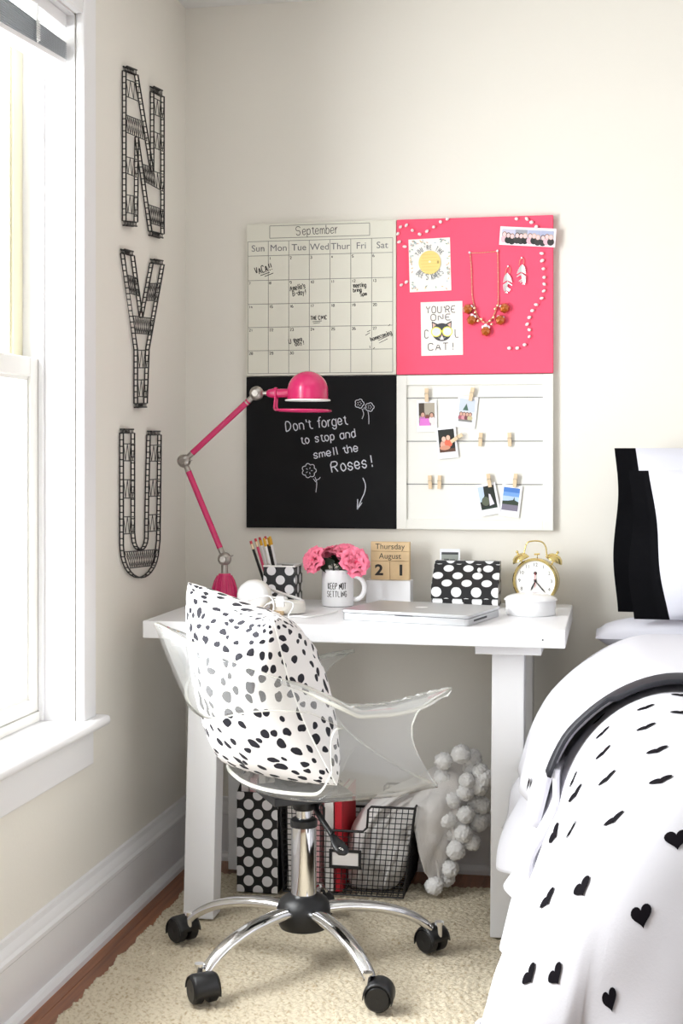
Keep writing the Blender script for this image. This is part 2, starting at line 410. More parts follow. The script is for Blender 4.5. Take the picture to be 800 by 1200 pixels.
def glyph_strokes(text, jitter=0.0, rnd=1):
    x = 0; out = []
    for ch in text:
        if ch != ' ':
            for st in GL[ch].split('|'):
                P = []
                for t in st.split(' '):
                    yy = {'a': -1, 'b': -2}.get(t[1]); yy = int(t[1]) if yy is None else yy
                    P.append((x+int(t[0])+random.uniform(-jitter, jitter), yy+random.uniform(-jitter, jitter)))
                if rnd and len(P) > 2: P = chaikin(P, rnd)
                out.append([np.array(p, float) for p in P])
        x += GW.get(ch, 5 if (ch.isupper() or ch.isdigit()) else 4)+(1.0 if ch.isupper() else 0.4)
    return out, x-1
def write(mb, text, mp, x, y, h, ang=0, w=0.001, width=None, align='l', jitter=0.0, nrm=(0, -1, 0), rnd=1):
    """text at (x,y) in a 2-D frame, cap height h; mp turns 2-D into 3-D (or (point, normal))"""
    st, tw = glyph_strokes(text, jitter, rnd); s = h/6; sx = s if width is None else width/tw
    off = {'l': 0, 'c': -tw*sx/2, 'r': -tw*sx}[align]
    ca, sa = math.cos(ang), math.sin(ang)
    for P in st:
        pts, ns = [], []
        for p in P:
            a, b = p[0]*sx+off, p[1]*s
            q = mp(x+a*ca-b*sa, y+a*sa+b*ca)
            if isinstance(q, tuple) and len(q) == 2: pts.append(q[0]); ns.append(q[1])
            else: pts.append(q)
        mb.ribbon(pts, w, ns if ns else nrm)
def type_mesh(text, size, bold=0.0, align='CENTER'):
    cu = bpy.data.curves.new('type', 'FONT'); cu.body = text; cu.size = size; cu.align_x = align; cu.align_y = 'CENTER'; cu.offset = bold; cu.resolution_u = 3
    o = bpy.data.objects.new('type', cu); COL.objects.link(o)
    dg = bpy.context.evaluated_depsgraph_get(); me = bpy.data.meshes.new_from_object(o.evaluated_get(dg))
    bpy.data.objects.remove(o); bpy.data.curves.remove(cu)
    return me
def typed(mb, text, size, place, bold=0.0, align='CENTER', xs=1.0):
    me = type_mesh(text, size, bold, align); k = len(mb.v)
    for v in me.vertices: mb.vert(place(v.co.x*xs, v.co.y))
    for p in me.polygons: mb.face([k+i for i in p.vertices])
    bpy.data.meshes.remove(me)

# ================================================================== THE ROOM
CEIL = 2.291
WY0, WY1, WZ0, WZ1 = -0.803, -1.95, 0.487, 2.032     # window opening in the left wall
o = MB().box((-0.3, 0, -0.02), (3.70, 0.12, CEIL+0.1)).build('wall_back', M_wall); struct(o)
m = MB()
m.box((-0.15, 0.0, -0.02), (0, WY0, CEIL+0.1)); m.box((-0.15, WY1, -0.02), (0, -4.5, CEIL+0.1))
m.box((-0.15, WY0, -0.02), (0, WY1, WZ0)); m.box((-0.15, WY0, WZ1), (0, WY1, CEIL+0.1))
struct(m.build('wall_left', M_wall))
struct(MB().box((-0.3, 0.12, CEIL), (3.75, -4.6, CEIL+0.08)).build('ceiling', M_ceil))
struct(MB().box((3.60, 0.0, -0.02), (3.70, -4.5, CEIL+0.1)).build('wall_right', M_wall))
# wall behind the camera with a wide unseen opening, added to let light in
RX0, RX1, RZ0, RZ1 = 0.5, 2.6, 0.85, 2.05
m = MB(); m.box((-0.15, -4.5, -0.02), (RX0, -4.6, CEIL+0.1)); m.box((RX1, -4.5, -0.02), (3.70, -4.6, CEIL+0.1)); m.box((RX0, -4.5, -0.02), (RX1, -4.6, RZ0)); m.box((RX0, -4.5, RZ1), (RX1, -4.6, CEIL+0.1))
struct(m.build('wall_rear', M_wall))
floor = MB().box((-0.3, 0.12, -0.06), (3.75, -4.6, -0.012)).build('floor', M_darkwood); struct(floor)
# floor boards, one object each
pw = 0.058
pm = MB().box((0.0006, -4.5, -0.012), (pw-0.0006, 0, 0.0)).mesh('plank'); pm.materials.append(M_plank)
for i in range(62):
    p = link('plank', pm, floor, loc=(i*pw, 0, 0)); p.matrix_basis = Matrix.Translation((i*pw, 0, 0))
# skirting: profile = (out from wall, height)
BP = [(0, 0), (0.034, 0), (0.033, 0.010), (0.027, 0.018), (0.019, 0.021), (0.018, 0.118), (0.021, 0.122), (0.021, 0.130), (0.016, 0.136), (0.014, 0.144), (0.008, 0.152), (0.006, 0.163), (0, 0.165)]
m = MB(); m.prism([(x, -4.5, z) for x, z in BP], (0, 4.5, 0)); struct(m.build('baseboard_left', M_trim, smooth=25))
m = MB(); m.prism([(0.02, -x, z) for x, z in BP], (3.58, 0, 0)); struct(m.build('baseboard_back', M_trim, smooth=25))

# window in the left wall
win = struct(empty('window_1', (0, -1.37, 0)))
SASHX = -0.080
m = MB(); m.box((-0.15, WY0, WZ0), (0, WY0-0.004, WZ1)); m.box((-0.15, WY1, WZ0), (0, WY1+0.004, WZ1)); m.box((-0.15, WY0, WZ1-0.004), (0, WY1, WZ1))
m.build('jamb', M_trim, win)
cw, ct = 0.074, 0.021
for nm, (ya, yb) in (('casing', (WY0-0.001, WY0+cw)), ('casing', (WY1+0.001, WY1-cw))):
    MB().box((0, ya, WZ0+0.02), (ct, yb, WZ1+cw)).build(nm, M_trim, win, bevel=0.006)
MB().box((0, WY0-0.001, WZ1-0.001), (ct-0.001, WY1, WZ1+cw)).build('head_casing', M_trim, win, bevel=0.005)
# stool with rounded nose
pr = [(-0.15, 0.487), (0.038, 0.487), (0.044, 0.490), (0.047, 0.498), (0.044, 0.507), (0.038, 0.510), (-0.15, 0.510)]
m = MB(); m.prism([(x, WY1+0.005, z) for x, z in pr], (0, WY0-WY1-0.010, 0)); 
pr2 = [(0.0005, 0.487), (0.038, 0.487), (0.044, 0.490), (0.047, 0.498), (0.044, 0.507), (0.038, 0.510), (0.0005, 0.510)]
m.prism([(x, WY1-cw-0.02, z) for x, z in pr2], (0, cw+0.025, 0)); m.prism([(x, WY0-0.005, z) for x, z in pr2], (0, cw+0.022, 0))
m.build('stool', M_trim, win, smooth=50)
MB().box((0, WY0+cw-0.004, 0.405), (0.016, WY1-cw, 0.487)).build('apron', M_trim, win, bevel=0.003)
# stops
MB().box((SASHX+0.0005, WY0-0.0045, 0.51), (SASHX+0.012, WY0-0.012, WZ1-0.004)).build('stop_bead', M_trim, win, bevel=0.002)
def sash(name, x1, th, y0, y1, z0, z1, st, bot, top, mt):
    s = MB(); 
    s.box((x1-th, y0, z0), (x1, y0-st, z1)); s.box((x1-th, y1, z0), (x1, y1+st, z1))
    s.box((x1-th, y0-st, z0), (x1, y1+st, z0+bot)); s.box((x1-th, y0-st, z1-top), (x1, y1+st, z1))
    a = s.build(name, mt, win, bevel=0.003)
    g = MB().box((x1-th*.55, y0-st+0.004, z0+bot-0.004), (x1-th*.45, y1+st-0.004, z1-top+0.004)).build('pane', M_glass, a)
    bd = MB()
    q = 0.008
    bd.box((x1-th*.45, y0-st, z0+bot), (x1-0.006, y0-st-q, z1-top)); bd.box((x1-th*.45, y0-st-q, z0+bot), (x1-0.006, y1+st, z0+bot+q)); bd.box((x1-th*.45, y0-st-q, z1-top-q), (x1-0.006, y1+st, z1-top))
    bd.build('glazing_bead', mt, a)
    return a
sash('lower_sash', SASHX, 0.034, WY0-0.007, WY1+0.007, 0.532, 1.292, 0.044, 0.030, 0.042, M_sash)
sash('upper_sash', SASHX-0.036, 0.030, WY0-0.007, WY1+0.007, 1.255, WZ1-0.006, 0.050, 0.034, 0.05, M_storm)
MB().box((SASHX-0.066, WY0-0.0045, 0.511), (SASHX+0.004, WY1+0.005, 0.5315)).build('sub_sill', M_sash, win)
lk = MB(); lk.box((SASHX-0.024, -1.34, 1.2925), (SASHX-0.004, -1.40, 1.302)); lk.lathe([(0.012, 0), (0.012, 0.012), (0.004, 0.016)], (SASHX-0.014, -1.37, 1.302), 12); lk.build('sash_lock', M_nickel, win)

# raised blind
bl = empty('window_blind', (-0.035, -1.37, 1.93)); tag(bl, 'grey slatted blind pulled right up under the window head', 'blind')
BX0, BX1 = -0.060, -0.014
MB().box((BX0, WY0-0.012, 2.000), (BX1, WY1+0.012, 2.0275)).build('head_rail', M_trim, bl, bevel=0.002)
ns = 11
for i in range(ns):
    zf = 1.968-i*0.0033; zn = zf-0.0055*i
    s = MB(); y0, y1 = WY0-0.012, WY1+0.012
    P = []
    for (x, dz) in ((BX0, -0.0015), (BX0+0.012, 0.0006), (BX1-0.012, 0.0006), (BX1, -0.0015)):
        P.append([(x, y0, zf+dz), (x, y1, zn+dz)])
    Q = [[(p[0], p[1], p[2]-0.0011) for p in r] for r in P]
    s.grid(P); s.grid(Q)
    for k in (0, -1): s.poly([P[k][0], P[k][1], Q[k][1], Q[k][0]])
    s.build('slat', M_slat, bl)
zf = 1.968-ns*0.0033; zn = zf-0.0055*ns
MB().hexa([(BX0, WY1+.012, zn-.012), (BX1, WY1+.012, zn-.012), (BX1, WY0-.012, zf-.012), (BX0, WY0-.012, zf-.012)], [(BX0, WY1+.012, zn), (BX1, WY1+.012, zn), (BX1, WY0-.012, zf), (BX0, WY0-.012, zf)]).build('bottom_rail', M_trim, bl, bevel=0.002)
for yy in (-0.98, -1.72):
    fz = (yy-WY0)/(WY1-WY0)
    s = MB(); s.tube([(BX1+0.003, yy, 2.0), (BX1+0.004, yy-0.004, 1.97), (BX1+0.003, yy, 1.93-0.06*fz)], 0.0022, 6)
    for k in range(9): s.tube([(BX1+0.004, yy-0.008, 1.965-k*0.004-0.005*fz*k), (BX1+0.008, yy, 1.963-k*0.004-0.005*fz*k), (BX1+0.004, yy+0.008, 1.966-k*0.004-0.005*fz*k)], 0.0018, 5)
    s.build('ladder_cord', M_cord, bl)

# rug : woven rows as real relief
def rug():
    x0, x1, y0, y1 = 0.098, 1.95, -0.165, -2.30
    dx, dy = 0.0045, 0.0030
    nx, ny = int((x1-x0)/dx), int((y0-y1)/dy)
    X, Y = np.meshgrid(np.linspace(x0, x1, nx), np.linspace(y0, y1, ny))
    rows = np.floor((y0-Y)/0.0110).astype(int); fy = ((y0-Y)/0.0110) % 1
    rng = np.random.RandomState(3); ph = rng.rand(400)*6; am = rng.rand(400, 200)
    cx = (X-x0)/0.0155+ph[rows]; cell = np.floor(cx).astype(int) % 200; fx = cx % 1
    h = (np.sin(PI*fy)**0.6)*(0.35+0.65*np.sin(PI*fx)**0.7)*(0.6+0.6*am[rows, cell])
    Z = 0.003+0.0082*h
    wob = 0.003*np.sin(Y*41)+0.0015*np.sin(Y*97+1); edge = np.clip(1-(X-x0)/0.05, 0, 1); X = X+wob*edge
    wob2 = 0.004*np.sin(X*39)+0.003*np.sin(X*101); edge = np.clip(1-(y0-Y)/0.05, 0, 1); Y = Y+wob2*edge
    V = np.stack([X, Y, Z], -1)
    s = MB(); b = V.reshape(-1, 3)
    me = bpy.data.meshes.new('rug')
    idx = np.arange(nx*ny).reshape(ny, nx)
    top = np.stack([idx[:-1, :-1], idx[1:, :-1], idx[1:, 1:], idx[:-1, 1:]], -1).reshape(-1, 4)
    # skirt to the floor
    ring = np.concatenate([idx[0, :], idx[1:, -1], idx[-1, -2::-1], idx[-2:0:-1, 0]])
    lo = b[ring].copy(); lo[:, 2] = 0.0005; n0 = len(b); k = len(ring)
    a = np.arange(k); c = (a+1) % k
    sk = np.stack([ring[a], ring[c], n0+c, n0+a], -1)
    me.from_pydata(np.vstack([b, lo]).tolist(), [], np.vstack([top, sk]).tolist()); me.update(); me.shade_smooth()
    me.materials.append(M_rug)
    o = link('rug', me); tag(o, 'cream woven jute rug covering the floor under chair and desk', 'rug'); return o
rug()
RZ = 0.0129    # top of the rug pile

# ================================================================== DESK
DZ = 0.701
desk = empty('desk', (0.55, -0.29, RZ)); tag(desk, 'white trestle desk with thick top and square posts', 'desk')
DX0, DX1, DY0, DY1 = 0.071, 1.034, -0.022, -0.566
MB().box((DX0, DY1, DZ-0.040), (DX1, DY0, DZ)).build('desk_top', M_desk, desk, bevel=0.0025)
def leg(xt0, xt1, xb0, xb1, yt0, yt1, yb0, yb1):
    zt, zb = DZ-0.0625, RZ
    MB().hexa([(xb0, yb0, zb), (xb1, yb0, zb), (xb1, yb1, zb), (xb0, yb1, zb)], [(xt0, yt0, zt), (xt1, yt0, zt), (xt1, yt1, zt), (xt0, yt1, zt)]).build('leg', M_desk, desk, bevel=0.002)
LXa, LXb = 0.160, 0.232; RXa, RXb = 0.868, 0.940
for xa, xb in ((LXa, LXb), (RXa, RXb)):
    leg(xa, xb, xa, xb, -0.490, -0.428, -0.540, -0.478)
    leg(xa, xb, xa, xb, -0.150, -0.092, -0.150, -0.092)
    MB().box((xa-0.035, -0.525, DZ-0.0625), (xb+0.040, -0.07, DZ-0.0402)).build('cross_rail', M_desk, desk, bevel=0.002)
MB().box((LXb+0.04, -0.13, DZ-0.0600), (RXa-0.035, -0.11, DZ-0.0402)).build('stretcher', M_desk, desk)
MB().lathe([(0.002, 0), (0.002, 0.001)], (0, 0, 0), 8, Matrix.Translation((0.985, DY1-0.0005, DZ-0.022)) @ Matrix.Rotation(PI/2, 4, 'X')).build('screw_hole', M_port, desk)

# ================================================================== CHAIR
TH = math.radians(30); CC = Vector((0.495, -0.765, 0))
ch = empty('office_chair', (CC.x, CC.y, RZ), TH); tag(ch, 'clear acrylic swivel armchair on a chrome five-star base', 'chair')
CM = Matrix.Translation(CC) @ Matrix.Rotation(TH, 4, 'Z')       # chair frame: +x forward, -y its right-hand side
def cpt(a, b, z): return CM @ Vector((a, -b, z))                # b = to the camera side
def tr(mb):
    mb.v = [tuple(CM @ Vector(p)) for p in mb.v]; return mb
# base
BA = -50-math.degrees(TH)
hub = MB(); hub.lathe([(0.030, 0.082), (0.050, 0.088), (0.058, 0.105), (0.057, 0.130), (0.050, 0.146), (0.036, 0.155), (0.030, 0.158)], n=32)
tr(hub).build('hub', M_black, ch, smooth=40)
for k in range(5):
    a = math.radians(BA+72*k); d = Vector((math.cos(a), math.sin(a), 0))
    prof = [(0.040, 0.125), (0.09, 0.127), (0.15, 0.121), (0.20, 0.109), (0.235, 0.095), (0.262, 0.078), (0.275, 0.066)]
    pts = smooth_path([(d.x*r, d.y*r, z) for r, z in prof], 5)
    n = len(pts); rs = [0.0205-0.0065*i/(n-1) for i in range(n)]
    s = MB().tube(pts, rs, 14, flat=[0.62]*n, up=(0, 0, 1)); tr(s).build('base_arm', M_chrome, ch, smooth=60)
    cpos = d*0.288; ca = a+[0.9, 2.1, 0.5, -0.4, 1.2][k]
    cm = CM @ Matrix.Translation((cpos.x, cpos.y, 0)) @ Matrix.Rotation(ca, 4, 'Z')
    s = MB(); s.lathe([(0.0065, 0.05), (0.0065, 0.075), (0.010, 0.076), (0.010, 0.082)], (-0.010, 0, 0), 12); s.v = [tuple(cm @ Vector(p)) for p in s.v]
    cs = s.build('caster', M_chrome, ch, smooth=40)
    for sy in (-1, 1):
        w = MB(); y0 = sy*0.005; y1 = sy*0.027
        prof = [(0.0, y0), (0.024, y0), (0.0265, y0+sy*0.003), (0.0265, y1-sy*0.005), (0.022, y1), (0.006, y1-sy*0.001), (0.0, y1)]
        w.lathe([(max(r, 1e-5), z) for r, z in prof], n=24, mtx=Matrix.Rotation(-PI/2, 4, 'X'), cap=False)
        w.v = [tuple(cm @ Vector((p[0]+0.012, p[1], p[2]+RZ+0.0263))) for p in w.v]; w.build('wheel', M_black, cs, smooth=40)
    hd = MB(); P = []
    for i in range(13):
        t = -0.25+(PI+0.2)*i/12; P.append([(0.012+0.030*math.cos(t), y, RZ+0.0265+0.031*math.sin(t)) for y in (-0.0275, -0.020, 0, 0.020, 0.0275)])
        if i: pass
    P = np.array(P); Q = P.copy(); Q[:, 0, 2] -= 0.004; Q[:, -1, 2] -= 0.004; Q[:, 0, 0] *= 0.96; Q[:, -1, 0] *= 0.96
    hd.grid(Q); hd.v = [tuple(cm @ Vector(p)) for p in hd.v]
    h = hd.build('hood', M_black, cs, smooth=60); md = h.modifiers.new('thick', 'SOLIDIFY'); md.thickness = 0.002
# gas column
s = MB(); s.lathe([(0.027, 0.155), (0.0265, 0.29), (0.0255, 0.305)], n=28); tr(s).build('column', M_chrome, ch, smooth=40)
s = MB(); s.lathe([(0.0285, 0.300), (0.0290, 0.306), (0.0285, 0.314), (0.024, 0.317)], n=28); tr(s).build('collar', M_black, ch, smooth=40)
s = MB(); s.lathe([(0.0165, 0.316), (0.0165, 0.338)], n=20); tr(s).build('gas_rod', M_chrome, ch, smooth=40)
s = MB(); s.lathe([(0.020, 0.334), (0.024, 0.338), (0.026, 0.364)], n=24); s.box((-0.085, -0.07, 0.362), (0.085, 0.07, 0.380)); s.box((-0.05, -0.05, 0.379), (0.05, 0.05, 0.399)); tr(s).build('tilt_plate', M_black, ch, smooth=40, bevel=0.002)
# height lever
lp = ony(404, 1002, -0.86); lq = ony(371, 950, -0.79)
s = MB(); s.tube(smooth_path([lq+np.array([0, 0.03, 0.012]), lq, lq*.45+lp*.55], 5), 0.006, 10); lv = s.build('height_lever', M_black, ch, smooth=60)
d = Vector(lp-lq).normalized(); L0 = Vector(lq)*.45+Vector(lp)*.55; le = (Vector(lp)-L0).length
pts = [L0+d*le*t for t in (0, .15, .4, .7, .9, 1.0)]; s = MB().tube(pts, [0.006, 0.009, 0.0145, 0.0165, 0.0135, 0.004], 14, flat=[.5]*6); s.build('paddle', M_black, lv, smooth=60)
g = MB(); g0 = L0+d*le*0.66+Vector((0, -0.0125, 0)); ux = Vector((0.75, 0, 0.66)); uz = Vector((-0.66, 0, 0.75))
for st in ([(-6, 2), (4, -2)], [(-2, 5), (-1, -5)], [(-8, 0), (-7, 4), (-3, 5)], [(2, -5), (6, -5), (6, -1)], [(1, 3), (5, 1)]):
    g.ribbon([g0+ux*(x*.001)+uz*(z*.001) for x, z in st], 0.0013, (0, -1, 0))
g.build('lever_mark', M_paper, lv)

# acrylic shell
def spath(phi, wid, rear, front, sq=2.3):
    """plan curve of the tub: phi -1..1, 0 = middle of the back"""
    t = abs(phi); sg = 1 if phi >= 0 else -1
    a_s = rear+wid*0.72
    if t < 0.5:
        an = t/0.5*PI/2; a = a_s-(a_s-rear)*abs(math.cos(an))**(2/sq); b = wid*abs(math.sin(an))**(2/sq)
    else:
        a = a_s+(front-a_s)*(t-0.5)/0.5; b = wid
    return a, b*sg
def sstep(x): x = min(max(x, 0), 1); return x*x*(3-2*x)
def shell_pt(phi, v):
    t = abs(phi)
    fr = 0.215*(1-v)**2+0.215*v**6+2*(0.025)*v*(1-v)+0.10*(1-(1-v)**2-v**6)
    la, lb = spath(phi, 0.215, -0.132, fr); ua, ub = spath(phi, 0.283, -0.305, fr)
    e = v**0.8; k = math.sin(min(v/0.35, 1)*PI/2)
    a = la+(ua-la)*e; b = lb+(ub-lb)*(0.55*k+0.45*e)
    zl = 0.404+0.012*sstep((t-0.75)/0.25)
    zu = 0.735-0.135*min(1, t/0.66)**1.6+0.022*sstep((t-0.75)/0.25)
    z = zl+(zu-zl)*(v**1.15)
    return cpt(a, b, z)
PH = [(-1+2*i/96) for i in range(97)]
VS = 0.50
sh = MB()
def vtop(p): return 0.50+0.30*sstep(abs(p)/0.55)
band = [[shell_pt(p, vtop(p)+(1-vtop(p))*j/8) for p in PH] for j in range(9)]
sh.grid(band)
def vlow(p):
    t = abs(p)
    return vtop(p)*(0.12+0.88*sstep((t-0.40)/0.26))
low = [[shell_pt(p, vlow(p)*j/8) for p in PH] for j in range(9)]
sh.grid(low)
# seat pan: perimeter curve joined across, sagging a little
seat = []
for j in range(13):
    w = -1+2*j/12
    row = []
    for i in range(49):
        p = PH[48+i]; A = Vector(shell_pt(p, 0)); B = Vector(shell_pt(-p, 0)); q = A*(1+w)/2+B*(1-w)/2
        q.z -= 0.006*(1-w*w); row.append(tuple(q))
    seat.append(row)
sh.grid(seat)
# arm flanges : horizontal rests turned outwards
for sg in (-1, 1):
    G = []
    for j in range(5):
        row = []
        for i in range(40):
            t = 0.46+0.54*i/39; P = Vector(shell_pt(sg*t, 1.0)); w = 0.062*sstep((t-0.46)/0.18)*(1-0.65*max(0, (t-0.86)/0.14)**2)
            out = (CM.to_3x3() @ Vector((0, -sg, 0)))
            fwd = (CM.to_3x3() @ Vector((1, 0, 0)))
            P = P+out*w*(j/4)-fwd*0.02*(j/4)**2*sstep((t-0.8)/0.2); P.z -= 0.010*(j/4)**2
            row.append(tuple(P))
        G.append(row)
    sh.grid(G)
so = sh.build('acrylic_shell', [M_acryl, M_acryledge], ch, smooth=60)
bm = bmesh.new(); bm.from_mesh(so.data); bmesh.ops.remove_doubles(bm, verts=bm.verts, dist=0.0006); bmesh.ops.recalc_face_normals(bm, faces=bm.faces); bm.to_mesh(so.data); bm.free(); so.data.shade_smooth()
md = so.modifiers.new('sheet', 'SOLIDIFY'); md.thickness = 0.0080; md.offset = 0; md.material_offset_rim = 1

# cushion
def cushion():
    n = 56
    def q(d, l, z): v = CAM+FW*d+RT*l; return np.array([v[0], v[1], z])
    TN, TF, BN, BF = q(2.770, -0.133, 0.762), q(3.130, -0.337, 0.803), q(2.836, -0.010, 0.425), q(3.090, -0.262, 0.425)
    mid = (TN+TF+BN+BF)/4
    lat = (TN+BN-TF-BF); lat /= np.linalg.norm(lat); upv = (TN+TF-BN-BF); upv /= np.linalg.norm(upv); nb = np.cross(lat, upv); nb /= np.linalg.norm(nb)
    if nb@np.array(CM.to_3x3() @ Vector((-1, 0, 0))) < 0: nb = -nb
    def pos(u, v, sd):
        uu = u*(1-0.17*(1-v*v)**1.3); vv = v*(1-(0.11 if v > 0 else 0.0)*(1-u*u)**1.3)
        a, b = (uu+1)/2, (vv+1)/2
        p = (BF*(1-a)+BN*a)*(1-b)+(TF*(1-a)+TN*a)*b
        e = ((1-u*u)*(1-v*v))
        th = (0.105 if sd > 0 else 0.150)*((1-u*u)**0.5)*((1-v*v)**(0.46 if v > 0 else 0.38))
        th += 0.004*math.sin(7*u+3*v+sd)*e+0.006*math.sin(15*(u-v))*e*(max(0, u)*max(0, v))**0.5*2
        return p+nb*th*sd
    s = MB()
    for sd in (1, -1):
        P = np.zeros((n+1, n+1, 3)); UV = np.zeros((n+1, n+1, 2))
        for i in range(n+1):
            for j in range(n+1):
                u = math.sin((-1+2*j/n)*PI/2); v = math.sin((-1+2*i/n)*PI/2)
                P[i, j] = pos(u, v, sd); UV[i, j] = ((-1+2*j/n+1)/2*1.15+(1.37 if sd < 0 else 0), (-1+2*i/n+1)/2*1.1)
        if sd < 0: P = P[:, ::-1]; UV = UV[:, ::-1]
        s.grid(P, UV)
    o = s.build('cushion', M_cush, smooth=180)
    bm = bmesh.new(); bm.from_mesh(o.data); bmesh.ops.remove_doubles(bm, verts=bm.verts, dist=0.0003); bmesh.ops.recalc_face_normals(bm, faces=bm.faces); bm.to_mesh(o.data); bm.free(); o.data.shade_smooth()
    tag(o, 'white throw pillow with black dalmatian spots propped in the clear chair', 'pillow')
    MB().tube([pos(1, -1+2*i/n, 1)+lat*0.0005 for i in range(n+1)], 0.0016, 6).build('seam', M_paper, o)
cushion()

# ================================================================== MEMO BOARDS on the back wall
FY = -0.018                                  # front face of the boards
bxL, bxM, bxR = ony(288.5, 440, FY)[0], ony(464.5, 440, FY)[0], ony(648, 440, FY)[0]
bzT, bzM, bzB = ony(464, 257.5, FY)[2], ony(464, 439.5, FY)[2], ony(464, 620, FY)[2]
G = 0.0012
def P2(px, py, y=FY): return ony(px, py, y)
def wallmap(y):                               # 2-D (x,z) -> wall plane
    return lambda x, z: (x, y, z)
S_ = 3.70/1667                               # metres per photo pixel on the back wall

# --- calendar whiteboard
cal = MB().box((bxL, 0, bzM+G), (bxM-G, FY, bzT)).build('calendar_board', M_cream, bevel=0.0015)
tag(cal, 'cream dry-erase calendar board with September grid, pale board above the chalkboard', 'memo board')
g = MB(); y = FY-0.0005
cx0, cx1 = ony(290.5, 350, FY)[0], ony(460, 350, FY)[0]
cz = [ony(375, p, FY)[2] for p in (281, 298, 327, 355, 382.5, 410, 437)]
def gl(a, b, w=0.0014): g.ribbon([a, b], w, (0, -1, 0))
for z in cz: gl((cx0, y, z), (cx1, y, z))
for k in range(8): x = cx0+(cx1-cx0)*k/7; gl((x, y-0.0001, cz[0]), (x, y-0.0001, cz[-1]))
tx0, tx1, tz0, tz1 = ony(316, 270, FY)[0], ony(433, 270, FY)[0], ony(375, 277.5, FY)[2], ony(375, 263, FY)[2]
for a, b in (((tx0, tz0), (tx1, tz0)), ((tx1, tz0), (tx1, tz1)), ((tx1, tz1), (tx0, tz1)), ((tx0, tz1), (tx0, tz0))): gl((a[0], y, a[1]), (b[0], y, b[1]), 0.0016)
g.build('grid_lines', M_gridink, cal)
t = MB()
for k, d in enumerate(('Sun', 'Mon', 'Tue', 'Wed', 'Thur', 'Fri', 'Sat')):
    x = cx0+(cx1-cx0)*(k+0.5)/7; z = (cz[0]+cz[1])/2
    typed(t, d, 0.0245, lambda u, v: (x+u, y-0.0002, z+v), 0.0, xs=1.05)
t.build('day_names', M_greyink, cal)['kind'] = 'stuff'
h = MB(); wm = wallmap(y-0.0003)
write(h, 'September', wm, tx0+0.072, tz0+0.006, 0.023, 0.02, 0.0016, width=0.112, jitter=0.15)
cwid = (cx1-cx0)/7
dn = 0
for r in range(5):
    for c in range(7):
        if r == 0 and c < 1: continue
        dn += 1
        if dn > 30: break
        write(h, str(dn), wm, cx0+cwid*c+0.003, cz[r+1]-0.0105, 0.0065, 0, 0.0012)
write(h, 'VACA!!', wm, *ony(300, 322, y)[[0, 2]], 0.019, 0.26, 0.0022, width=0.046, jitter=0.3)
for k, (a, b) in enumerate((((305, 323), (316, 319)), ((310, 324), (320, 320)))): h.ribbon([ony(*a, y-.0003), ony(*b, y-.0003)], 0.0018, (0, -1, 0))
def scrib(txt, px, py, hh, wid, ang=0.08): write(h, txt, wm, *ony(px, py, y)[[0, 2]], hh, ang, 0.0017, width=wid, jitter=0.3)
scrib("Amelia's", 340, 341, 0.014, 0.042, 0.16); scrib('B-day!', 343, 347, 0.013, 0.036, 0.12)
scrib('meeting', 414, 337, 0.012, 0.034, 0.03); scrib('bring', 414, 342.5, 0.010, 0.022); scrib('5pm', 422, 347, 0.010, 0.018)
scrib('THE CIVIC', 364, 375, 0.010, 0.044, 0.03); scrib('U there', 339, 403, 0.012, 0.036, 0.2); scrib('day!', 346, 405.5, 0.010, 0.024, 0.2)
scrib('homecoming', 435, 400, 0.011, 0.058, 0.32)
for a, b in (((366, 377), (377, 376)), ((367, 379), (375, 378)), ((443, 399), (456, 393)), ((444, 402), (454, 397)), ((428, 393), (433, 390)), ((430, 389), (434, 387)), ((455, 382), (457, 380)), ((433, 405), (433.5, 408)), ((437, 409), (439, 407))): h.ribbon([ony(*a, y-.0003), ony(*b, y-.0003)], 0.0013, (0, -1, 0))
h.build('handwriting', M_ink, cal)['kind'] = 'stuff'

# --- chalkboard
chb = MB().box((bxL, 0, bzB), (bxM-G, FY, bzM-G)).build('chalkboard', M_chalkb, bevel=0.0015)
tag(chb, 'black chalkboard with chalk message about smelling the roses, hung behind the pink lamp', 'memo board')
h = MB(); wm = wallmap(FY-0.0006)
def chalk(txt, px, py, hh, px2, py2, w=0.0026):
    a, b = ony(px, py, FY), ony(px2, py2, FY); d = b-a
    write(h, txt, wm, a[0], a[2], hh, math.atan2(d[2], d[0]), w, width=math.hypot(d[0], d[2]), jitter=0.22)
chalk("Don't forget", 335, 505.5, 0.026, 407, 497); chalk('to stop and', 353, 520.5, 0.022, 417, 512); chalk('smell the', 368, 537.5, 0.021, 420, 528.5); chalk('Roses!', 389, 554, 0.029, 437, 546.5, 0.003)
def cl(pts, w=0.0016, n=4): h.ribbon([ony(p[0], p[1], FY-0.0006) for p in smooth_path(pts, n)], w, (0, -1, 0))
def flower(cx, cy, r, petals, stem):
    P = []
    for k in range(petals*8+1):
        a = 2*PI*k/(petals*8); rr = r*(0.78+0.22*abs(math.cos(petals*a/2))); P.append((cx+rr*math.cos(a), cy-rr*math.sin(a)))
    h.ribbon([ony(p[0], p[1], FY-0.0006) for p in P], 0.0018, (0, -1, 0))
    for k in range(5): a = k*1.26; cl([(cx+r*.25*math.cos(a), cy+r*.25*math.sin(a)), (cx+r*.5*math.cos(a), cy+r*.5*math.sin(a))])
    cl(stem)
flower(421, 473, 5.5, 5, [(424, 479), (426, 485), (424, 491)]); flower(433, 477, 5.2, 5, [(431, 482), (432, 489), (432, 497)])
flower(362, 551.5, 8.5, 7, [(369, 559), (371, 566), (370, 577)]); cl([(370, 563), (374, 561), (375, 559)]); cl([(370, 565), (367, 561)]); cl([(426, 480), (427, 477)])
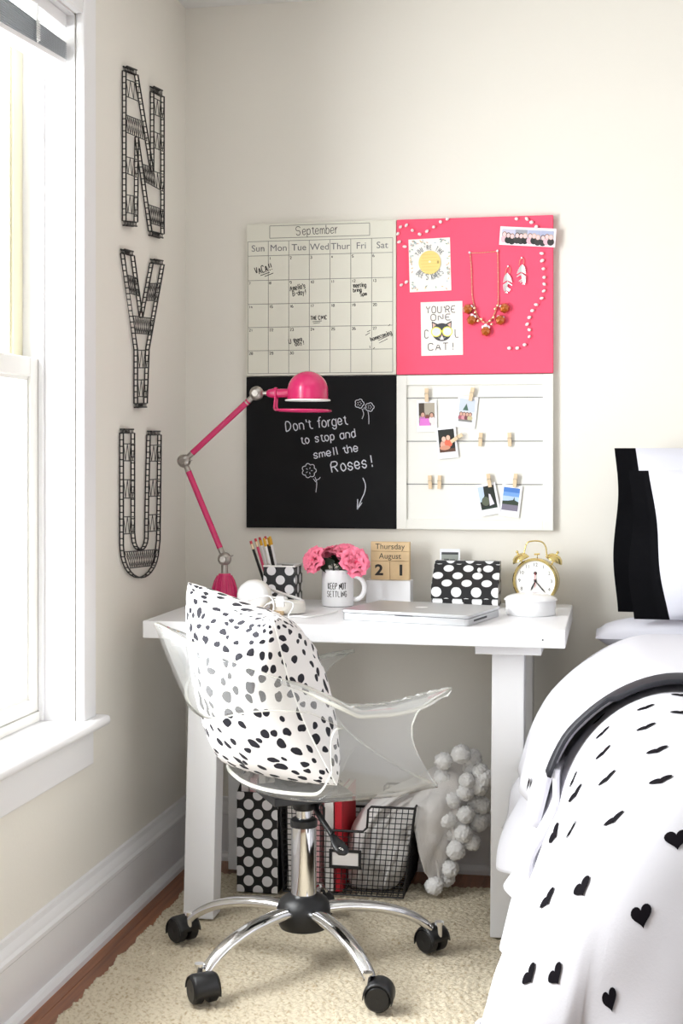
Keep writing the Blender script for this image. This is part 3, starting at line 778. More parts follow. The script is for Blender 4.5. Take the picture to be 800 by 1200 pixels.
cl([(425, 560), (428, 568), (427, 577), (423, 586), (419, 596)], 0.0024); cl([(419, 585), (418.5, 597)], 0.0024); cl([(418.5, 597), (424, 589)], 0.0022)
h.build('chalk_writing', M_chalk, chb)['kind'] = 'stuff'

# --- pink pinboard
pnk = MB().box((bxM, 0, bzM+G), (bxR, FY, bzT)).build('pinboard', M_pinkpin, bevel=0.002)
tag(pnk, 'bright pink fabric pinboard hung with cards and jewellery', 'memo board')
# --- photo string board
pb = empty('photo_board', ((bxM+bxR)/2, 0, bzB)); tag(pb, 'off-white framed board with strings, clothespins and small snapshots', 'memo board')
fw = 0.026
MB().box((bxM, 0, bzB), (bxR, -0.010, bzM-G)).build('back_panel', M_boardw, pb)
s = MB(); s.box((bxM, -0.010, bzB), (bxM+fw, FY, bzM-G)); s.box((bxR-fw, -0.010, bzB), (bxR, FY, bzM-G)); s.box((bxM+fw, -0.010, bzB), (bxR-fw, FY, bzB+fw)); s.box((bxM+fw, -0.010, bzM-G-fw), (bxR-fw, FY, bzM-G))
s.build('frame', M_boardw, pb, bevel=0.0012)
for py in (466, 517, 567.5):
    z = ony(555, py, -0.012)[2]
    MB().tube([(bxM+fw-0.001, -0.0125, z), (bxR-fw+0.001, -0.0125, z)], 0.0010, 6).build('string', M_greyink, pb)

# ------------------------------------------------------------------ flat printed things, local frame: x right, y up, normal -Y in world
def flatmat(px, py, y, ang=0): p = ony(px, py, y); return Matrix.Translation(Vector(p)) @ Matrix.Rotation(-ang, 4, 'Y') @ Matrix(((1, 0, 0, 0), (0, 0, -1, 0), (0, 1, 0, 0), (0, 0, 0, 1)))
# (local z points to the camera = -Y ; y up = +Z)
class Art(MB):
    """flat colour print built in layers"""
    def __init__(s): super().__init__(); s.z = 0.0006
    def shape(s, pts, col): s.col = rgb(*col); s.z += 0.00003; s.poly([(p[0], p[1], s.z) for p in pts])
    def ell(s, cx, cy, rx, ry, col, n=20): s.shape([(cx+rx*math.cos(2*PI*k/n), cy+ry*math.sin(2*PI*k/n)) for k in range(n)], col)
    def rect(s, x0, y0, x1, y1, col): s.shape([(x0, y0), (x1, y0), (x1, y1), (x0, y1)], col)
    def line(s, pts, w, col): s.col = rgb(*col); s.z += 0.00003; s.ribbon([(p[0], p[1], s.z) for p in pts], w, (0, 0, 1))
    def text(s, t, x, y, h, col, w=0.0008, width=None, ang=0, jitter=0.0): s.col = rgb(*col); s.z += 0.00003; write(s, t, lambda a, b: (a, b, s.z), x, y, h, ang, w, width, 'c', jitter, (0, 0, 1), 1)
def sheet(name, mtx, w, h, th, art, label, cat, group=None, col=(246, 246, 250)):
    base = MB(); base.box((-w/2, -h/2, 0), (w/2, h/2, th)); 
    me = base.mesh(name); mm = MATS.get('sheet%s' % (col,)) or mat('sheet%s' % (col,), rgb(*col), 0.5); me.materials.append(mm)
    o = bpy.data.objects.new(name, me); COL.objects.link(o); o.matrix_basis = mtx
    tag(o, label, cat, group)
    a = art.mesh('print'); a.materials.append(M_print); p = bpy.data.objects.new('print', a); COL.objects.link(p); p.parent = o; p.location = (0, 0, th-0.0005)
    return o
def person(a, x, y, s, skin, top, hair):
    a.ell(x, y-s*2.0, s*1.5, s*1.6, top); a.ell(x, y+s*0.15, s*1.05, s*1.2, hair); a.ell(x, y, s*0.78, s*0.98, skin)
def snap(px, py, ang, y, paint, label, wpx=23.5, hpx=37, bot=0.14):
    w, h = wpx*S_, hpx*S_; a = Art()
    paint(a, w*0.40, h*0.36)
    # image area occupies x +-0.42w, y from -.30h to +.42h -> paint in +-(w*.4, h*.36) about (0, .05h)
    a.v = [(p[0], p[1]+h*0.055, p[2]) for p in a.v]
    return sheet('instant_photo', flatmat(px, py, y, math.radians(ang)), w, h, 0.0008, a, label, 'photo', 'instant photos on the strings')
def pt1(a, W, H):
    a.rect(-W, -H, W, H, (150, 138, 122)); a.rect(-W, -H*.1, -W*.3, H, (66, 54, 42)); a.rect(-W*.3, 0, W, H, (176, 166, 150))
    person(a, -W*.5, -H*.05, .0062, (208, 160, 140), (200, 120, 190), (70, 46, 36)); person(a, W*.6, -H*.1, .0058, (208, 160, 140), (236, 226, 226), (60, 40, 34)); a.ell(W*.05, -H*.25, .006, .006, (120, 70, 60))
    a.shape([(-W, -H), (W*.45, -H), (W*.2, -H*.35), (-W*.8, -H*.4)], (224, 124, 210)); a.rect(W*.5, -H, W, -H*.5, (236, 228, 228))
def pt2(a, W, H):
    a.rect(-W, -H, W, H, (205, 214, 226)); a.rect(-W, -H, W, -H*.1, (222, 226, 232)); a.shape([(-W*.5, -H*.0), (-W*.1, H*.6), (W*.2, 0)], (70, 104, 92))
    for k, c in enumerate(((172, 96, 110), (214, 150, 160), (120, 70, 76), (200, 190, 150))): person(a, -W*.65+k*W*.38, -H*.35, .0045, (214, 170, 150), c, (80, 50, 44))
    a.rect(-W*.9, -H, W*.8, -H*.82, (130, 130, 126))
def pt3(a, W, H):
    a.rect(-W, -H, W, H, (26, 30, 26)); a.rect(-W, -H, W, -H*.7, (92, 60, 44)); 
    person(a, -W*.35, H*.15, .0072, (236, 196, 176), (226, 170, 150), (40, 26, 22)); person(a, W*.2, H*.25, .0068, (236, 190, 166), (232, 112, 84), (50, 30, 24)); a.ell(-W*.3, -H*.6, .014, .006, (214, 150, 124))
def pt4(a, W, H):
    a.rect(-W, -H, W, H, (28, 36, 30)); a.shape([(-W, H), (-W*.3, H), (-W*.35, H*.2), (-W*.8, -H*.3), (-W, -H*.3)], (196, 214, 242)); a.ell(-W*.3, -H*.3, W*.5, H*.4, (92, 100, 82)); a.shape([(W*.1, -H*.75), (W*.7, -H*.65), (W*.4, H*.25), (W*.2, H*.3)], (226, 222, 236)); a.rect(-W, -H, W, -H*.8, (30, 48, 40))
def pt5(a, W, H):
    a.rect(-W, -H, W, H, (120, 166, 226)); a.rect(-W, -H*.4, W, H*.25, (186, 210, 240)); a.rect(-W, H*.6, W, H, (76, 128, 206)); a.shape([(-W, -H*.5), (W, -H*.5), (W, -H*.2), (W*.5, -H*.05), (W*.42, H*.25), (W*.3, -H*.05), (-W*.3, -H*.15), (-W, -H*.2)], (52, 66, 52)); a.rect(-W, -H, W, -H*.48, (128, 122, 140))
ph_y = -0.0142
snap(500, 487.5, 1, ph_y, pt1, 'instant photo with two friends and a magenta patch, hung left on the top string')
snap(546.5, 483, -6.4, ph_y, pt2, 'pale instant photo with a green tree, tilted under its clothespin on top string')
snap(523.5, 518.5, 5.5, ph_y-0.0016, pt3, 'instant photo with two friends on a black background, pinned to the middle string')
snap(571.5, 585, 11, ph_y-0.0016, pt4, 'dark green garden instant photo with white figure on the bottom string')
snap(598, 587, -7, ph_y, pt5, 'instant photo of a blue sky over dark trees on the bottom string')
# clothespins
def pin_mesh():
    s = []
    for k in (0, 1):
        m = MB(); z0 = 0.0002+k*0.0045
        prof = [(-0.0175, 0.0), (-0.0175, 0.0024), (-0.004, 0.0036), (0.002, 0.0032), (0.0175, 0.0012), (0.0175, 0.0)] if k == 0 else [(-0.0175, 0.0045), (-0.0175, 0.0068), (0.0, 0.0080), (0.0175, 0.0092), (0.0175, 0.0070), (0.003, 0.0050), (-0.004, 0.0044)]
        m.prism([(-0.0045, b, c) for b, c in prof], (0.009, 0, 0)); s.append(m.mesh('pin_leg')); s[-1].materials.append(M_pinwood)
    m = MB(); m.tube([(-0.0052, 0.001, 0.0044), (0.0052, 0.001, 0.0044)], 0.0024, 8); m.tube([(-0.0048, 0.001, 0.0044), (-0.0048, 0.004, 0.0092), (0.0048, 0.004, 0.0092), (0.0048, 0.001, 0.0044)], 0.0006, 5)
    s.append(m.mesh('spring')); s[-1].materials.append(M_nickel); return s
PM = pin_mesh()
for px, py, an, yy, lb in ((500, 463, 0, ph_y-.001, 'small wooden clothespin clipping the photo of the magenta patch'), (552.5, 462, -12, ph_y-.001, 'tilted wooden clothespin clipping the pale tree photo'), (535, 513.5, -57, ph_y-.0028, 'wooden clothespin twisted sideways across the black-background photo'),
        (563, 515, -4, -0.0116, 'empty wooden clothespin on the middle string, between the black-background photo and another pin'), (597, 515, 2, -0.0116, 'empty wooden clothespin farthest along the middle string from its photo'), (504, 565, 2, -0.0116, 'empty clothespin of the close pair on bottom string, next to the chalkboard side'), (515, 565, -2, -0.0116, 'empty clothespin of the close pair on bottom string, nearer the garden photo'),
        (573, 563, 9, ph_y-.0028, 'wooden clothespin clipping the dark green garden photo'), (603.5, 563, -6, ph_y-.001, 'wooden clothespin clipping the blue sky photo')):
    o = empty('clothespin'); o.matrix_basis = flatmat(px, py, yy, math.radians(an)) @ Matrix.Scale(1.0, 4); tag(o, lb, 'clothespin', 'clothespins on the photo board')
    for me, nm in zip(PM, ('pin_leg', 'pin_leg', 'spring')):
        c = bpy.data.objects.new(nm, me); COL.objects.link(c); c.parent = o

# --- cards on the pinboard
py_ = FY-0.0004
a = Art(); W_, H_ = 49*S_, 62*S_
random.seed(5)
for k in range(70):
    an = random.uniform(0, 2*PI); ex = random.uniform(0.80, 0.95)
    x = ex*W_*.5*max(-1, min(1, 1.35*math.cos(an))); yv = ex*H_*.5*max(-1, min(1, 1.35*math.sin(an))); th = random.uniform(0, PI)
    c = random.choice([(168, 188, 168), (184, 196, 206), (222, 196, 150), (140, 160, 150), (214, 180, 160)])
    a.shape([(x+.004*math.cos(th), yv+.004*math.sin(th)), (x-.0016*math.sin(th), yv+.0016*math.cos(th)), (x-.004*math.cos(th), yv-.004*math.sin(th)), (x+.0016*math.sin(th), yv-.0016*math.cos(th))], c)
a.ell(0, 0.006, 0.029, 0.031, (240, 214, 130), 32)
for k in range(6): a.line([(-0.024+abs(k-2.5)*.002, -0.013+k*0.008), (0.024-abs(k-2.5)*.002, -0.013+k*0.008)], 0.0007, (220, 186, 96))
a.ell(0, 0.008, 0.003, 0.003, (252, 240, 200)); a.ell(0.022, 0.006, 0.003, 0.004, (190, 160, 90))
def arc_text(txt, R, cy, span, h, flip):
    n = len(txt)
    for k, chh in enumerate(txt):
        if chh == ' ': continue
        t = -span/2+span*(k+.5)/n
        if not flip: a.text(chh, R*math.sin(t), cy+R*math.cos(t), h, (96, 104, 112), 0.0013, 0.0050, -t)
        else: a.text(chh, R*math.sin(t), cy-R*math.cos(t), h, (96, 104, 112), 0.0013, 0.0055, t)
arc_text("YOU'RE THE", 0.036, 0.004, 2.0, 0.0115, False); arc_text("BEE'S KNEES", 0.049, 0.010, 1.75, 0.015, True)
MX = flatmat(503.5, 310.5, py_, math.radians(1.5))
sheet('greeting_card', MX, W_, H_, 0.001, a, 'pale floral card with yellow beehive circle on the pink board', 'card', None, (246, 243, 236))
a = Art(); W_, H_ = 49*S_, 63*S_; dk = (70, 68, 70)
a.text("YOU'RE", -0.001, 0.041, 0.017, dk, 0.0021, 0.078); a.text('ONE', -0.001, 0.0215, 0.0155, dk, 0.0021, 0.054)
a.text('C', -0.039, -0.024, 0.021, dk, 0.0021, 0.012); a.text('L', 0.040, -0.024, 0.021, dk, 0.0021, 0.011); a.text('CAT!', -0.003, -0.056, 0.018, dk, 0.0021, 0.066)
k0 = len(a.v)
for sg in (-1, 1):
    a.shape([(sg*.008, .020), (sg*.026, .029), (sg*.025, .008)], (60, 62, 70)); a.shape([(sg*.013, .018), (sg*.0235, .0245), (sg*.023, .012)], (226, 186, 170))
a.ell(0, 0.0, 0.0255, 0.0235, (58, 60, 68), 28); a.shape([(-.005, -.020), (.005, -.020), (0, -.006)], (236, 230, 226)); a.ell(0, -0.0095, 0.002, 0.0015, (226, 150, 150))
for sg in (-1, 1): a.ell(sg*.0145, .001, .0138, .0132, (232, 232, 90), 24); a.ell(sg*.0145, .001, .0112, .0106, (216, 220, 226), 24)
a.line([(-.004, .003), (.004, .003)], .003, (226, 226, 70)); a.line([(0, -.011), (-.005, -.016), (-.009, -.014)], .0008, (236, 232, 230)); a.line([(0, -.011), (.005, -.016), (.009, -.014)], .0008, (236, 232, 230))
a.v[k0:] = [(p[0], p[1]-0.0095, p[2]) for p in a.v[k0:]]
sheet('greeting_card', flatmat(517.5, 385, py_, math.radians(0.8)), W_, H_, 0.001, a, 'cream card with black cat in round sunglasses below the beehive card', 'card', None, (250, 240, 232))
# photo strip
a = Art(); W_, H_ = 64.5*S_, 21.5*S_; random.seed(11)
a.rect(-W_*.46, -H_*.36, W_*.46, H_*.36, (196, 196, 222))
for k in range(4):
    x = -W_*.46+W_*.92*(k+.5)/4
    a.rect(x-W_*.105, -H_*.36, x+W_*.105, H_*.36, random.choice([(180, 186, 214), (206, 200, 220), (160, 160, 170)]))
    for j in range(3): person(a, x-W_*.07+j*W_*.07, random.uniform(-.002, .004), .0058, (244, 206, 206), random.choice([(60, 58, 58), (236, 190, 200), (40, 44, 44)]), random.choice([(70, 60, 56), (150, 120, 110), (210, 180, 160)]))
sheet('photo_strip', flatmat(618, 277.5, py_-0.003, math.radians(-4.3)), W_, H_, 0.0008, a, 'four-frame photo booth strip pinned over the pinboard corner', 'photo', None, (248, 238, 244))

# necklace
nk = empty('necklace', ony(570, 390, FY)); tag(nk, 'gold chain necklace with five amber crystal clusters on pink board', 'necklace')
yn = FY-0.004
def chain(pts, r, n=3):
    s = MB(); P = smooth_path([ony(p[0], p[1], yn) for p in pts], 6); acc = 0; last = P[0]; k = 0
    s.tube(P, r*0.55, 5)
    for p in P[1:]:
        d = np.linalg.norm(p-last); acc += d; last = p
        if acc > 0.0045: acc = 0; k += 1; s.sphere(p, r, 6, 4, (1, .7, 1) if k % 2 else (.7, 1, 1.2))
    return s
s = chain([(550, 296.5), (565, 296), (583, 294.5)], 0.0014); s2 = chain([(550.5, 296), (552, 315), (553, 345), (555, 357)], 0.0019); s3 = chain([(582.8, 294), (583.5, 325), (583.5, 355)], 0.0019); s4 = chain([(555, 357), (560, 372), (570, 378), (578, 370), (583.5, 355)], 0.0024)
for q in (s, s2, s3, s4): q.build('chain', M_rosegold, nk, smooth=60)
for (px, py) in ((550, 296), (582.5, 294)): MB().sphere(ony(px, py, FY-0.005), 0.0034, 10, 6).build('push_pin', M_crystal, nk, smooth=180)
def gem(px, py, r, mt, nm='crystal'):
    c = ony(px, py, FY-0.009); s = MB(); s.lathe([(1e-4, -r*.9), (r*.55, -r*.75), (r, -r*.1), (r*.78, r*.45), (1e-4, r*.6)], n=7, mtx=Matrix.Translation(Vector(c)) @ Matrix.Rotation(PI/2, 4, 'X') @ Matrix.Rotation(0.3, 4, 'Z'), cap=False)
    return s.build(nm, mt, nk)
for px, py in ((548, 362), (552.5, 375), (569, 388), (586, 375), (591, 361)): gem(px, py, 0.0140, M_amber)
for px, py in ((552, 360), (549, 364), (556, 372), (553, 370), (569, 382), (566, 384), (572, 384), (584, 372), (589, 373), (587, 360), (590, 363)): gem(px, py-0.6, 0.0052, M_crystal, 'small_crystal')
for px, py in ((557, 366), (560, 376), (564, 374), (574, 376), (578, 372), (580, 362), (583, 358), (576, 380), (556, 361)): gem(px, py, 0.0040, M_rosegold, 'link_bead')
# feather earrings
def earring(px, py, lb, flip):
    e = empty('earring', ony(px, py, FY)); tag(e, lb, 'earring', 'feather earrings on the pinboard')
    y0 = FY-0.004
    s = MB(); s.tube([ony(*p, y0) for p in smooth_path([(px-2.5, py-8), (px-1.5, py-14), (px+1.5, py-16.5), (px+3, py-14), (px+2.5, py-9)], 4)], 0.0009, 5); s.build('hook', M_rosegold, e)
    MB().sphere(ony(px+0.5, py-17, FY-0.004), 0.0028, 10, 6).build('push_pin', M_crystal, e, smooth=180)
    s = MB(); n = 11
    spine = smooth_path([(px+(1 if flip else -0.5), py-8), (px, py+2), (px+(2.5 if flip else -1.5)*1.0, py+13)], 6)
    s.tube([ony(p[0], p[1], y0-0.001) for p in spine], 0.0009, 5)
    for k in range(n):
        t = k/(n-1); c = np.array(spine[int(t*(len(spine)-1))]); L = 5.4*math.sin(PI*(0.12+0.80*t))**0.8
        for sg in (-1, 1):
            if flip and sg < 0 and .5 < t < .72: continue
            if not flip and sg > 0 and .55 < t < .75: continue
            A = c; B = c+np.array([sg*L, L*0.62]); w = np.array([0, 1.1])
            s.prism([ony(*(A-w), y0), ony(*(B-w*.4), y0-0.002), ony(*(B+w*.6), y0-0.002), ony(*(A+w), y0)], (0, -0.0008, 0))
    s.build('feather', M_silverj, e)
earring(594.5, 329, 'silver feather earring beside the necklace, hanging the lower of the pair', False); earring(610.5, 319, 'silver feather earring hanging higher, below the photo strip', True)
# bead garlands
def garland(pts, lb, rr=0.0043):
    g = empty('bead_garland', ony(*pts[0], FY)); tag(g, lb, 'garland')
    yb = FY-0.0048
    MB().tube([ony(p[0], p[1], yb) for p in smooth_path(pts, 4)], 0.0004, 5).build('thread', M_pinkpin, g)
    bm_ = MB().sphere((0, 0, 0), rr, 12, 8, (1.12, 1, 0.95)).mesh('bead', 180); bm_.materials.append(M_bead)
    for p in pts:
        q = ony(p[0], p[1], yb); o = link('bead', bm_, g, loc=(0, 0, 0)); o.matrix_basis = parent_inv(g) @ Matrix.Translation(Vector(q)) @ Matrix.Rotation(random.uniform(-.9, .9), 4, 'Y') @ Matrix.Diagonal((random.uniform(.95, 1.25), 1, random.uniform(.9, 1.1), 1))
garland([(470, 334), (476, 330.5), (474, 289), (467.5, 283.5), (466, 274), (469, 266), (476, 264), (483, 270), (491.5, 274.5), (500, 271), (508, 266), (516, 260), (524, 256.5)], 'white bead garland curling above the beehive card')
garland([(605, 256.5), (617, 256.5), (622.5, 260.5), (628, 266)], 'short run of white beads above the photo strip')
garland([(634.5, 297), (635, 305.5), (636.5, 315), (637.5, 325), (637.5, 333), (637, 341), (634.5, 349.5), (628, 357), (623.5, 364), (620, 372), (617.5, 380), (620, 386.5), (620, 394.5), (614.5, 404), (606, 408), (596.5, 408)], 'long white bead garland trailing down below the photo strip')

# ================================================================== WIRE LETTERS on the left wall
def wire_letter(name, label, ox, oy, sc, outline, closed_smooth, bands, caps):
    def P(c, x): return onx(ox+c[0]/sc, oy+c[1]/sc, x)
    ctr = P(np.mean(outline, axis=0), 0.0); e = empty(name, (0, ctr[1], ctr[2])); tag(e, label, 'wall letter')
    XF, XB = 0.0125, 0.0035
    pl = outline
    # the outline is drawn on the front plane, then pushed straight back to the wall
    fr = [P(c, XF) for c in pl]; bk = [np.array([XB, q[1], q[2]]) for q in fr]
    MB().tube(fr, 0.0019, 6, closed=True).build('front_frame', M_blackm, e); MB().tube(bk, 0.0017, 6, closed=True).build('back_frame', M_blackm, e)
    r = MB(); acc = 0.0; step = 0.014
    for i in range(len(fr)):
        a, b = fr[i], fr[(i+1) % len(fr)]; L = np.linalg.norm(b-a); n = max(1, int(L/step))
        for k in range(n):
            p = a+(b-a)*(k/n); r.tube([(XF, p[1], p[2]), (XB, p[1], p[2])], 0.0013, 4, caps=False)
    r.build('spacer_rungs', M_blackm, e)['kind'] = 'stuff'
    for bnd in bands:
        tl, tr_, br, bl_ = [P(c, XF) for c in bnd[:4]]; n = bnd[4]; s = MB()
        s.tube([tl, tr_], 0.0013, 5); s.tube([bl_, br], 0.0013, 5)
        for ph in ((0, 1) if n > 3 else (0,)):
            pts = []
            for k in range(2*n+1):
                t = k/(2*n); top = tl+(tr_-tl)*t; bot = bl_+(br-bl_)*t; pts.append(top if (k+ph) % 2 == 0 else bot)
            Q = []
            for k in range(len(pts)-1):
                a, b = pts[k], pts[k+1]; Q += [a, a*.62+b*.38, a*.38+b*.62]
            s.tube(Q+[pts[-1]], 0.0008, 4)
            if n <= 3 and ph == 0: pass
        s.build('zigzag_band', M_blackm, e)
    for a, b, d in caps:
        A, B = P(a, XF), P(b, XF); s = MB(); h = np.array([0, 0, d])
        s.tube([A+h, B+h], 0.0020, 6); s.tube([np.array([XB, A[1], A[2]])+h, np.array([XB, B[1], B[2]])+h], 0.0020, 6)
        for k in range(8):
            p = A+(B-A)*(k+.5)/8; s.tube([p, p+h, (XB, p[1], p[2]+d), (XB, p[1], p[2])], 0.0011, 4)
        s.build('end_cap', M_blackm, e)
    return e
wire_letter('wire_letter', 'black wire letter N hung above the wire Y', 130, 60, 5.22,
    [(92, 118), (165, 145), (262, 735), (262, 245), (325, 278), (325, 1118), (250, 1100), (168, 525), (163, 1045), (92, 1038)], False,
    [((92, 172), (170, 200), (182, 312), (92, 275), 3), ((92, 390), (200, 432), (220, 548), (92, 495), 5), ((92, 645), (165, 665), (165, 775), (92, 745), 3), ((92, 878), (163, 890), (163, 1003), (92, 985), 3),
     ((262, 285), (325, 318), (325, 412), (262, 385), 3), ((262, 492), (325, 518), (325, 615), (262, 590), 3), ((192, 690), (262, 715), (272, 832), (212, 800), 4), ((262, 735), (325, 755), (325, 860), (272, 832), 3), ((228, 938), (325, 972), (325, 1078), (243, 1052), 5)],
    [((97, 118), (158, 141), 0.010), ((262, 245), (315, 270), 0.012), ((97, 1038), (158, 1045), -0.010), ((253, 1100), (318, 1118), -0.010)])
wire_letter('wire_letter', 'black wire letter Y between the wire N and U', 120, 280, 5.71,
    [(145, 95), (213, 112), (270, 525), (340, 160), (413, 172), (312, 740), (300, 1100), (235, 1102), (235, 742)], False,
    [((163, 240), (235, 262), (250, 385), (182, 362), 4), ((318, 298), (390, 298), (372, 412), (298, 412), 4), ((207, 515), (350, 535), (330, 640), (222, 630), 6), ((237, 745), (311, 745), (306, 862), (236, 862), 3), ((236, 943), (304, 943), (302, 1055), (236, 1055), 3)],
    [((148, 95), (206, 110), 0.009), ((346, 160), (405, 170), 0.009), ((238, 1102), (295, 1100), -0.009)])
U = [(140, 100), (140, 500), (140, 850)]+[(260-118*math.cos(t), 862+205*math.sin(t)) for t in np.linspace(0.12, PI-0.12, 15)]+[(385, 820), (389, 500), (393, 112), (320, 112), (310, 500), (306, 760)]+[(262+44*math.cos(t), 790+92*math.sin(t)) for t in np.linspace(0.15, PI-0.15, 9)]+[(215, 760), (215, 500), (215, 100)]
wire_letter('wire_letter', 'black wire letter U hung lowest under the wire Y', 120, 490, 5.71, U, False,
    [((142, 172), (215, 172), (215, 285), (142, 285), 3), ((142, 412), (215, 412), (215, 535), (142, 535), 3), ((142, 660), (215, 660), (217, 770), (142, 775), 3), ((318, 182), (391, 178), (390, 288), (316, 288), 3), ((312, 412), (389, 408), (388, 520), (310, 524), 3), ((308, 648), (387, 642), (384, 752), (306, 758), 3), ((148, 895), (376, 878), (345, 985), (185, 1003), 8)],
    [((146, 100), (208, 100), 0.009), ((325, 112), (386, 112), 0.009)])

# ================================================================== PINK LAMP
lamp = empty('desk_lamp', (0.176, -0.25, DZ)); tag(lamp, 'hot pink jointed desk lamp with dome shade and nickel joints', 'lamp')
ly = -0.25
J0, J1, J2 = [Vector(ony(*p, ly)) for p in ((263, 655), (215.5, 540), (300.5, 461))]
bx = Vector((J0.x, ly, 0))
s = MB(); s.lathe([(0.040, DZ+0.0003), (0.041, DZ+0.008), (0.0385, DZ+0.014), (0.034, DZ+0.019), (0.0305, DZ+0.0195), (0.0318, DZ+0.023), (0.0318, DZ+0.032), (0.0295, DZ+0.048), (0.0240, DZ+0.066), (0.0170, DZ+0.080), (0.0140, DZ+0.085), (1e-4, DZ+0.0855)], (bx.x, ly, 0), 32); 
bo = s.build('base', M_pinkhot, lamp, smooth=35)
s = MB()
for k in range(12):
    a = 2*PI*k/12; s.tube([(bx.x+r*math.cos(a), ly+r*math.sin(a), DZ+z) for r, z in ((0.0318, 0.034), (0.0300, 0.048), (0.0246, 0.065), (0.0180, 0.079))], [.0022, .003, .003, .002], 6)
s.build('base_ribs', M_pinkhot, bo, smooth=60)
def joint(J, r, dirs):
    s = MB(); s.sphere(J, r, 20, 12, (1, 0.85, 1)); jo = s.build('joint', M_nickel, lamp, smooth=180)
    for d, L, rr in dirs:
        d = Vector(d).normalized(); MB().tube([J+d*r*0.7, J+d*(r+L*.6), J+d*(r+L)], [rr*.95, rr, rr*1.1], 14).build('neck', M_nickel, jo, smooth=50)
    MB().tube([J+Vector((0, -r*.7, 0)), J+Vector((0, -r*1.02, 0))], r*.45, 14).build('bolt', M_nickel, jo, smooth=40)
    return jo
d01 = (J1-J0).normalized(); d12 = (J2-J1).normalized(); hd = Vector((1, 0, 0.01))
j0 = joint(J0, 0.0175, [(d01, 0.012, 0.0072), ((0, 0, -1), 0.026, 0.0088)])
MB().tube([J0+Vector((0.012, -0.004, 0.004)), J0+Vector((0.024, -0.004, 0.010))], [0.003, 0.001], 8).build('wing_screw', M_nickel, j0)
j1 = joint(J1, 0.0175, [(-d01, 0.012, 0.0072), (d12, 0.012, 0.0072)])
MB().tube([J1+Vector((0.012, -0.006, 0.0)), J1+Vector((0.024, -0.006, 0.0015))], [0.003, 0.0008], 8).build('wing_screw', M_nickel, j1)
j2 = joint(J2, 0.0180, [(-d12, 0.018, 0.0072), (hd, 0.012, 0.0055)])
for A, B in ((J0, J1), (J1, J2)):
    d = (B-A).normalized(); MB().tube([A+d*0.028, B-d*0.028], 0.0076, 14).build('arm', M_pinkhot, lamp, smooth=50)
# head
zc = J2.z; xs = [ony(p, 461, ly)[0] for p in (314, 324, 327, 337, 385)]
s = MB(); prof = [(0.0050, -0.004), (0.0095, 0.001), (0.0115, 0.010), (0.0115, 0.016), (0.0145, 0.0165), (0.0150, 0.020), (0.0145, 0.0235), (0.0110, 0.024), (0.0110, 0.056), (0.011, 0.064)]
s.lathe(prof, n=24, mtx=Matrix.Translation((xs[0], ly, zc)) @ Matrix.Rotation(PI/2, 4, 'Y')); hs = s.build('socket', M_pinkhot, lamp, smooth=35)
cxm = ony(360.5, 460, ly)[0]; zb = ony(360, 469.5, ly)[2]; R = 24.2*3.50/1667
dom = [(R*1.10, zb), (R*1.10, zb+0.003), (R*1.0, zb+0.0045), (R*0.995, zb+0.024)]+[(R*math.cos(t), zb+0.024+R*0.97*math.sin(t)) for t in np.linspace(0.1, PI/2-0.02, 14)]
s = MB(); s.lathe([(r, z) for r, z in dom], (cxm, ly, 0), 48, cap=False); so_ = s.build('shade', M_pinkhot, lamp, smooth=35)
s = MB(); s.lathe([(r*0.965, z-0.0015 if z > zb+0.005 else z-0.0006) for r, z in dom], (cxm, ly, 0), 48, cap=False); s.lathe([(R*1.105, zb+0.0025), (R*1.115, zb+0.001), (R*1.105, zb-0.0008), (R*1.05, zb-0.0008)], (cxm, ly, 0), 48, cap=False); s.build('shade_lining', M_paper, so_, smooth=60)
s = MB(); s.sphere((cxm, ly, zb+0.030), 0.022, 16, 10, (1, 1, 1.2)); s.build('bulb', M_ceramic, so_, smooth=180)
# wire handle loop below the shade
zl = ony(360, 480.5, ly)[2]; hx0 = ony(322, 480, ly)[0]; hx1 = ony(389, 481, ly)[0]
rw = 0.0029; Rr = (hx1-hx0)/2
loop = [(hx0+0.004, ly-0.010, zc-0.010), (hx0+0.0015, ly-0.013, zl+0.010), (hx0+0.004, ly-0.018, zl+0.002)]+[(hx0+Rr-(Rr-0.006)*math.cos(t), ly-Rr*0.95*math.sin(t)*1.0-0.010*(1-math.sin(t)), zl-0.002*math.sin(t/2)) for t in np.linspace(0.25, PI-0.02, 14)]
loop2 = [(p[0], 2*ly-p[1], p[2]) for p in loop]
MB().tube(smooth_path(loop, 3)+smooth_path(loop2, 3)[::-1], rw, 8).build('wire_handle', M_pinkhot, lamp, smooth=60)

# ================================================================== PENCIL CUP
def dotbox(mb, a, b): mb.box(a, b, True)
cu_x0, cu_x1, cu_yf, cu_yb = ony(308.5, 690, -0.20)[0], ony(345.5, 690, -0.20)[0], -0.20, -0.115
zt = ony(325, 664.5, -0.20)[2]
cup = empty('pencil_cup', ((cu_x0+cu_x1)/2, (cu_yf+cu_yb)/2, DZ)); tag(cup, 'square black pencil holder with white polka dots', 'pencil cup')
t_ = 0.003
def wall_panel(x0, y0, x1, y1, nm='side_panel'):
    m = MB(); m.box((x0, y0, DZ+0.0004), (x1, y1, zt))
    o = m.build(nm, M_dotbig, cup)
    me = o.data; ul = me.uv_layers.new(name='UVMap')
    for p in me.polygons:
        for li in p.loop_indices:
            co = me.vertices[me.loops[li].vertex_index].co
            ul.data[li].uv = ((co.x-cu_x0+0.0065+0.0193) if abs(p.normal.y) > .5 else (co.y-cu_yf+0.01), (co.z-zt+0.0095))
    return o
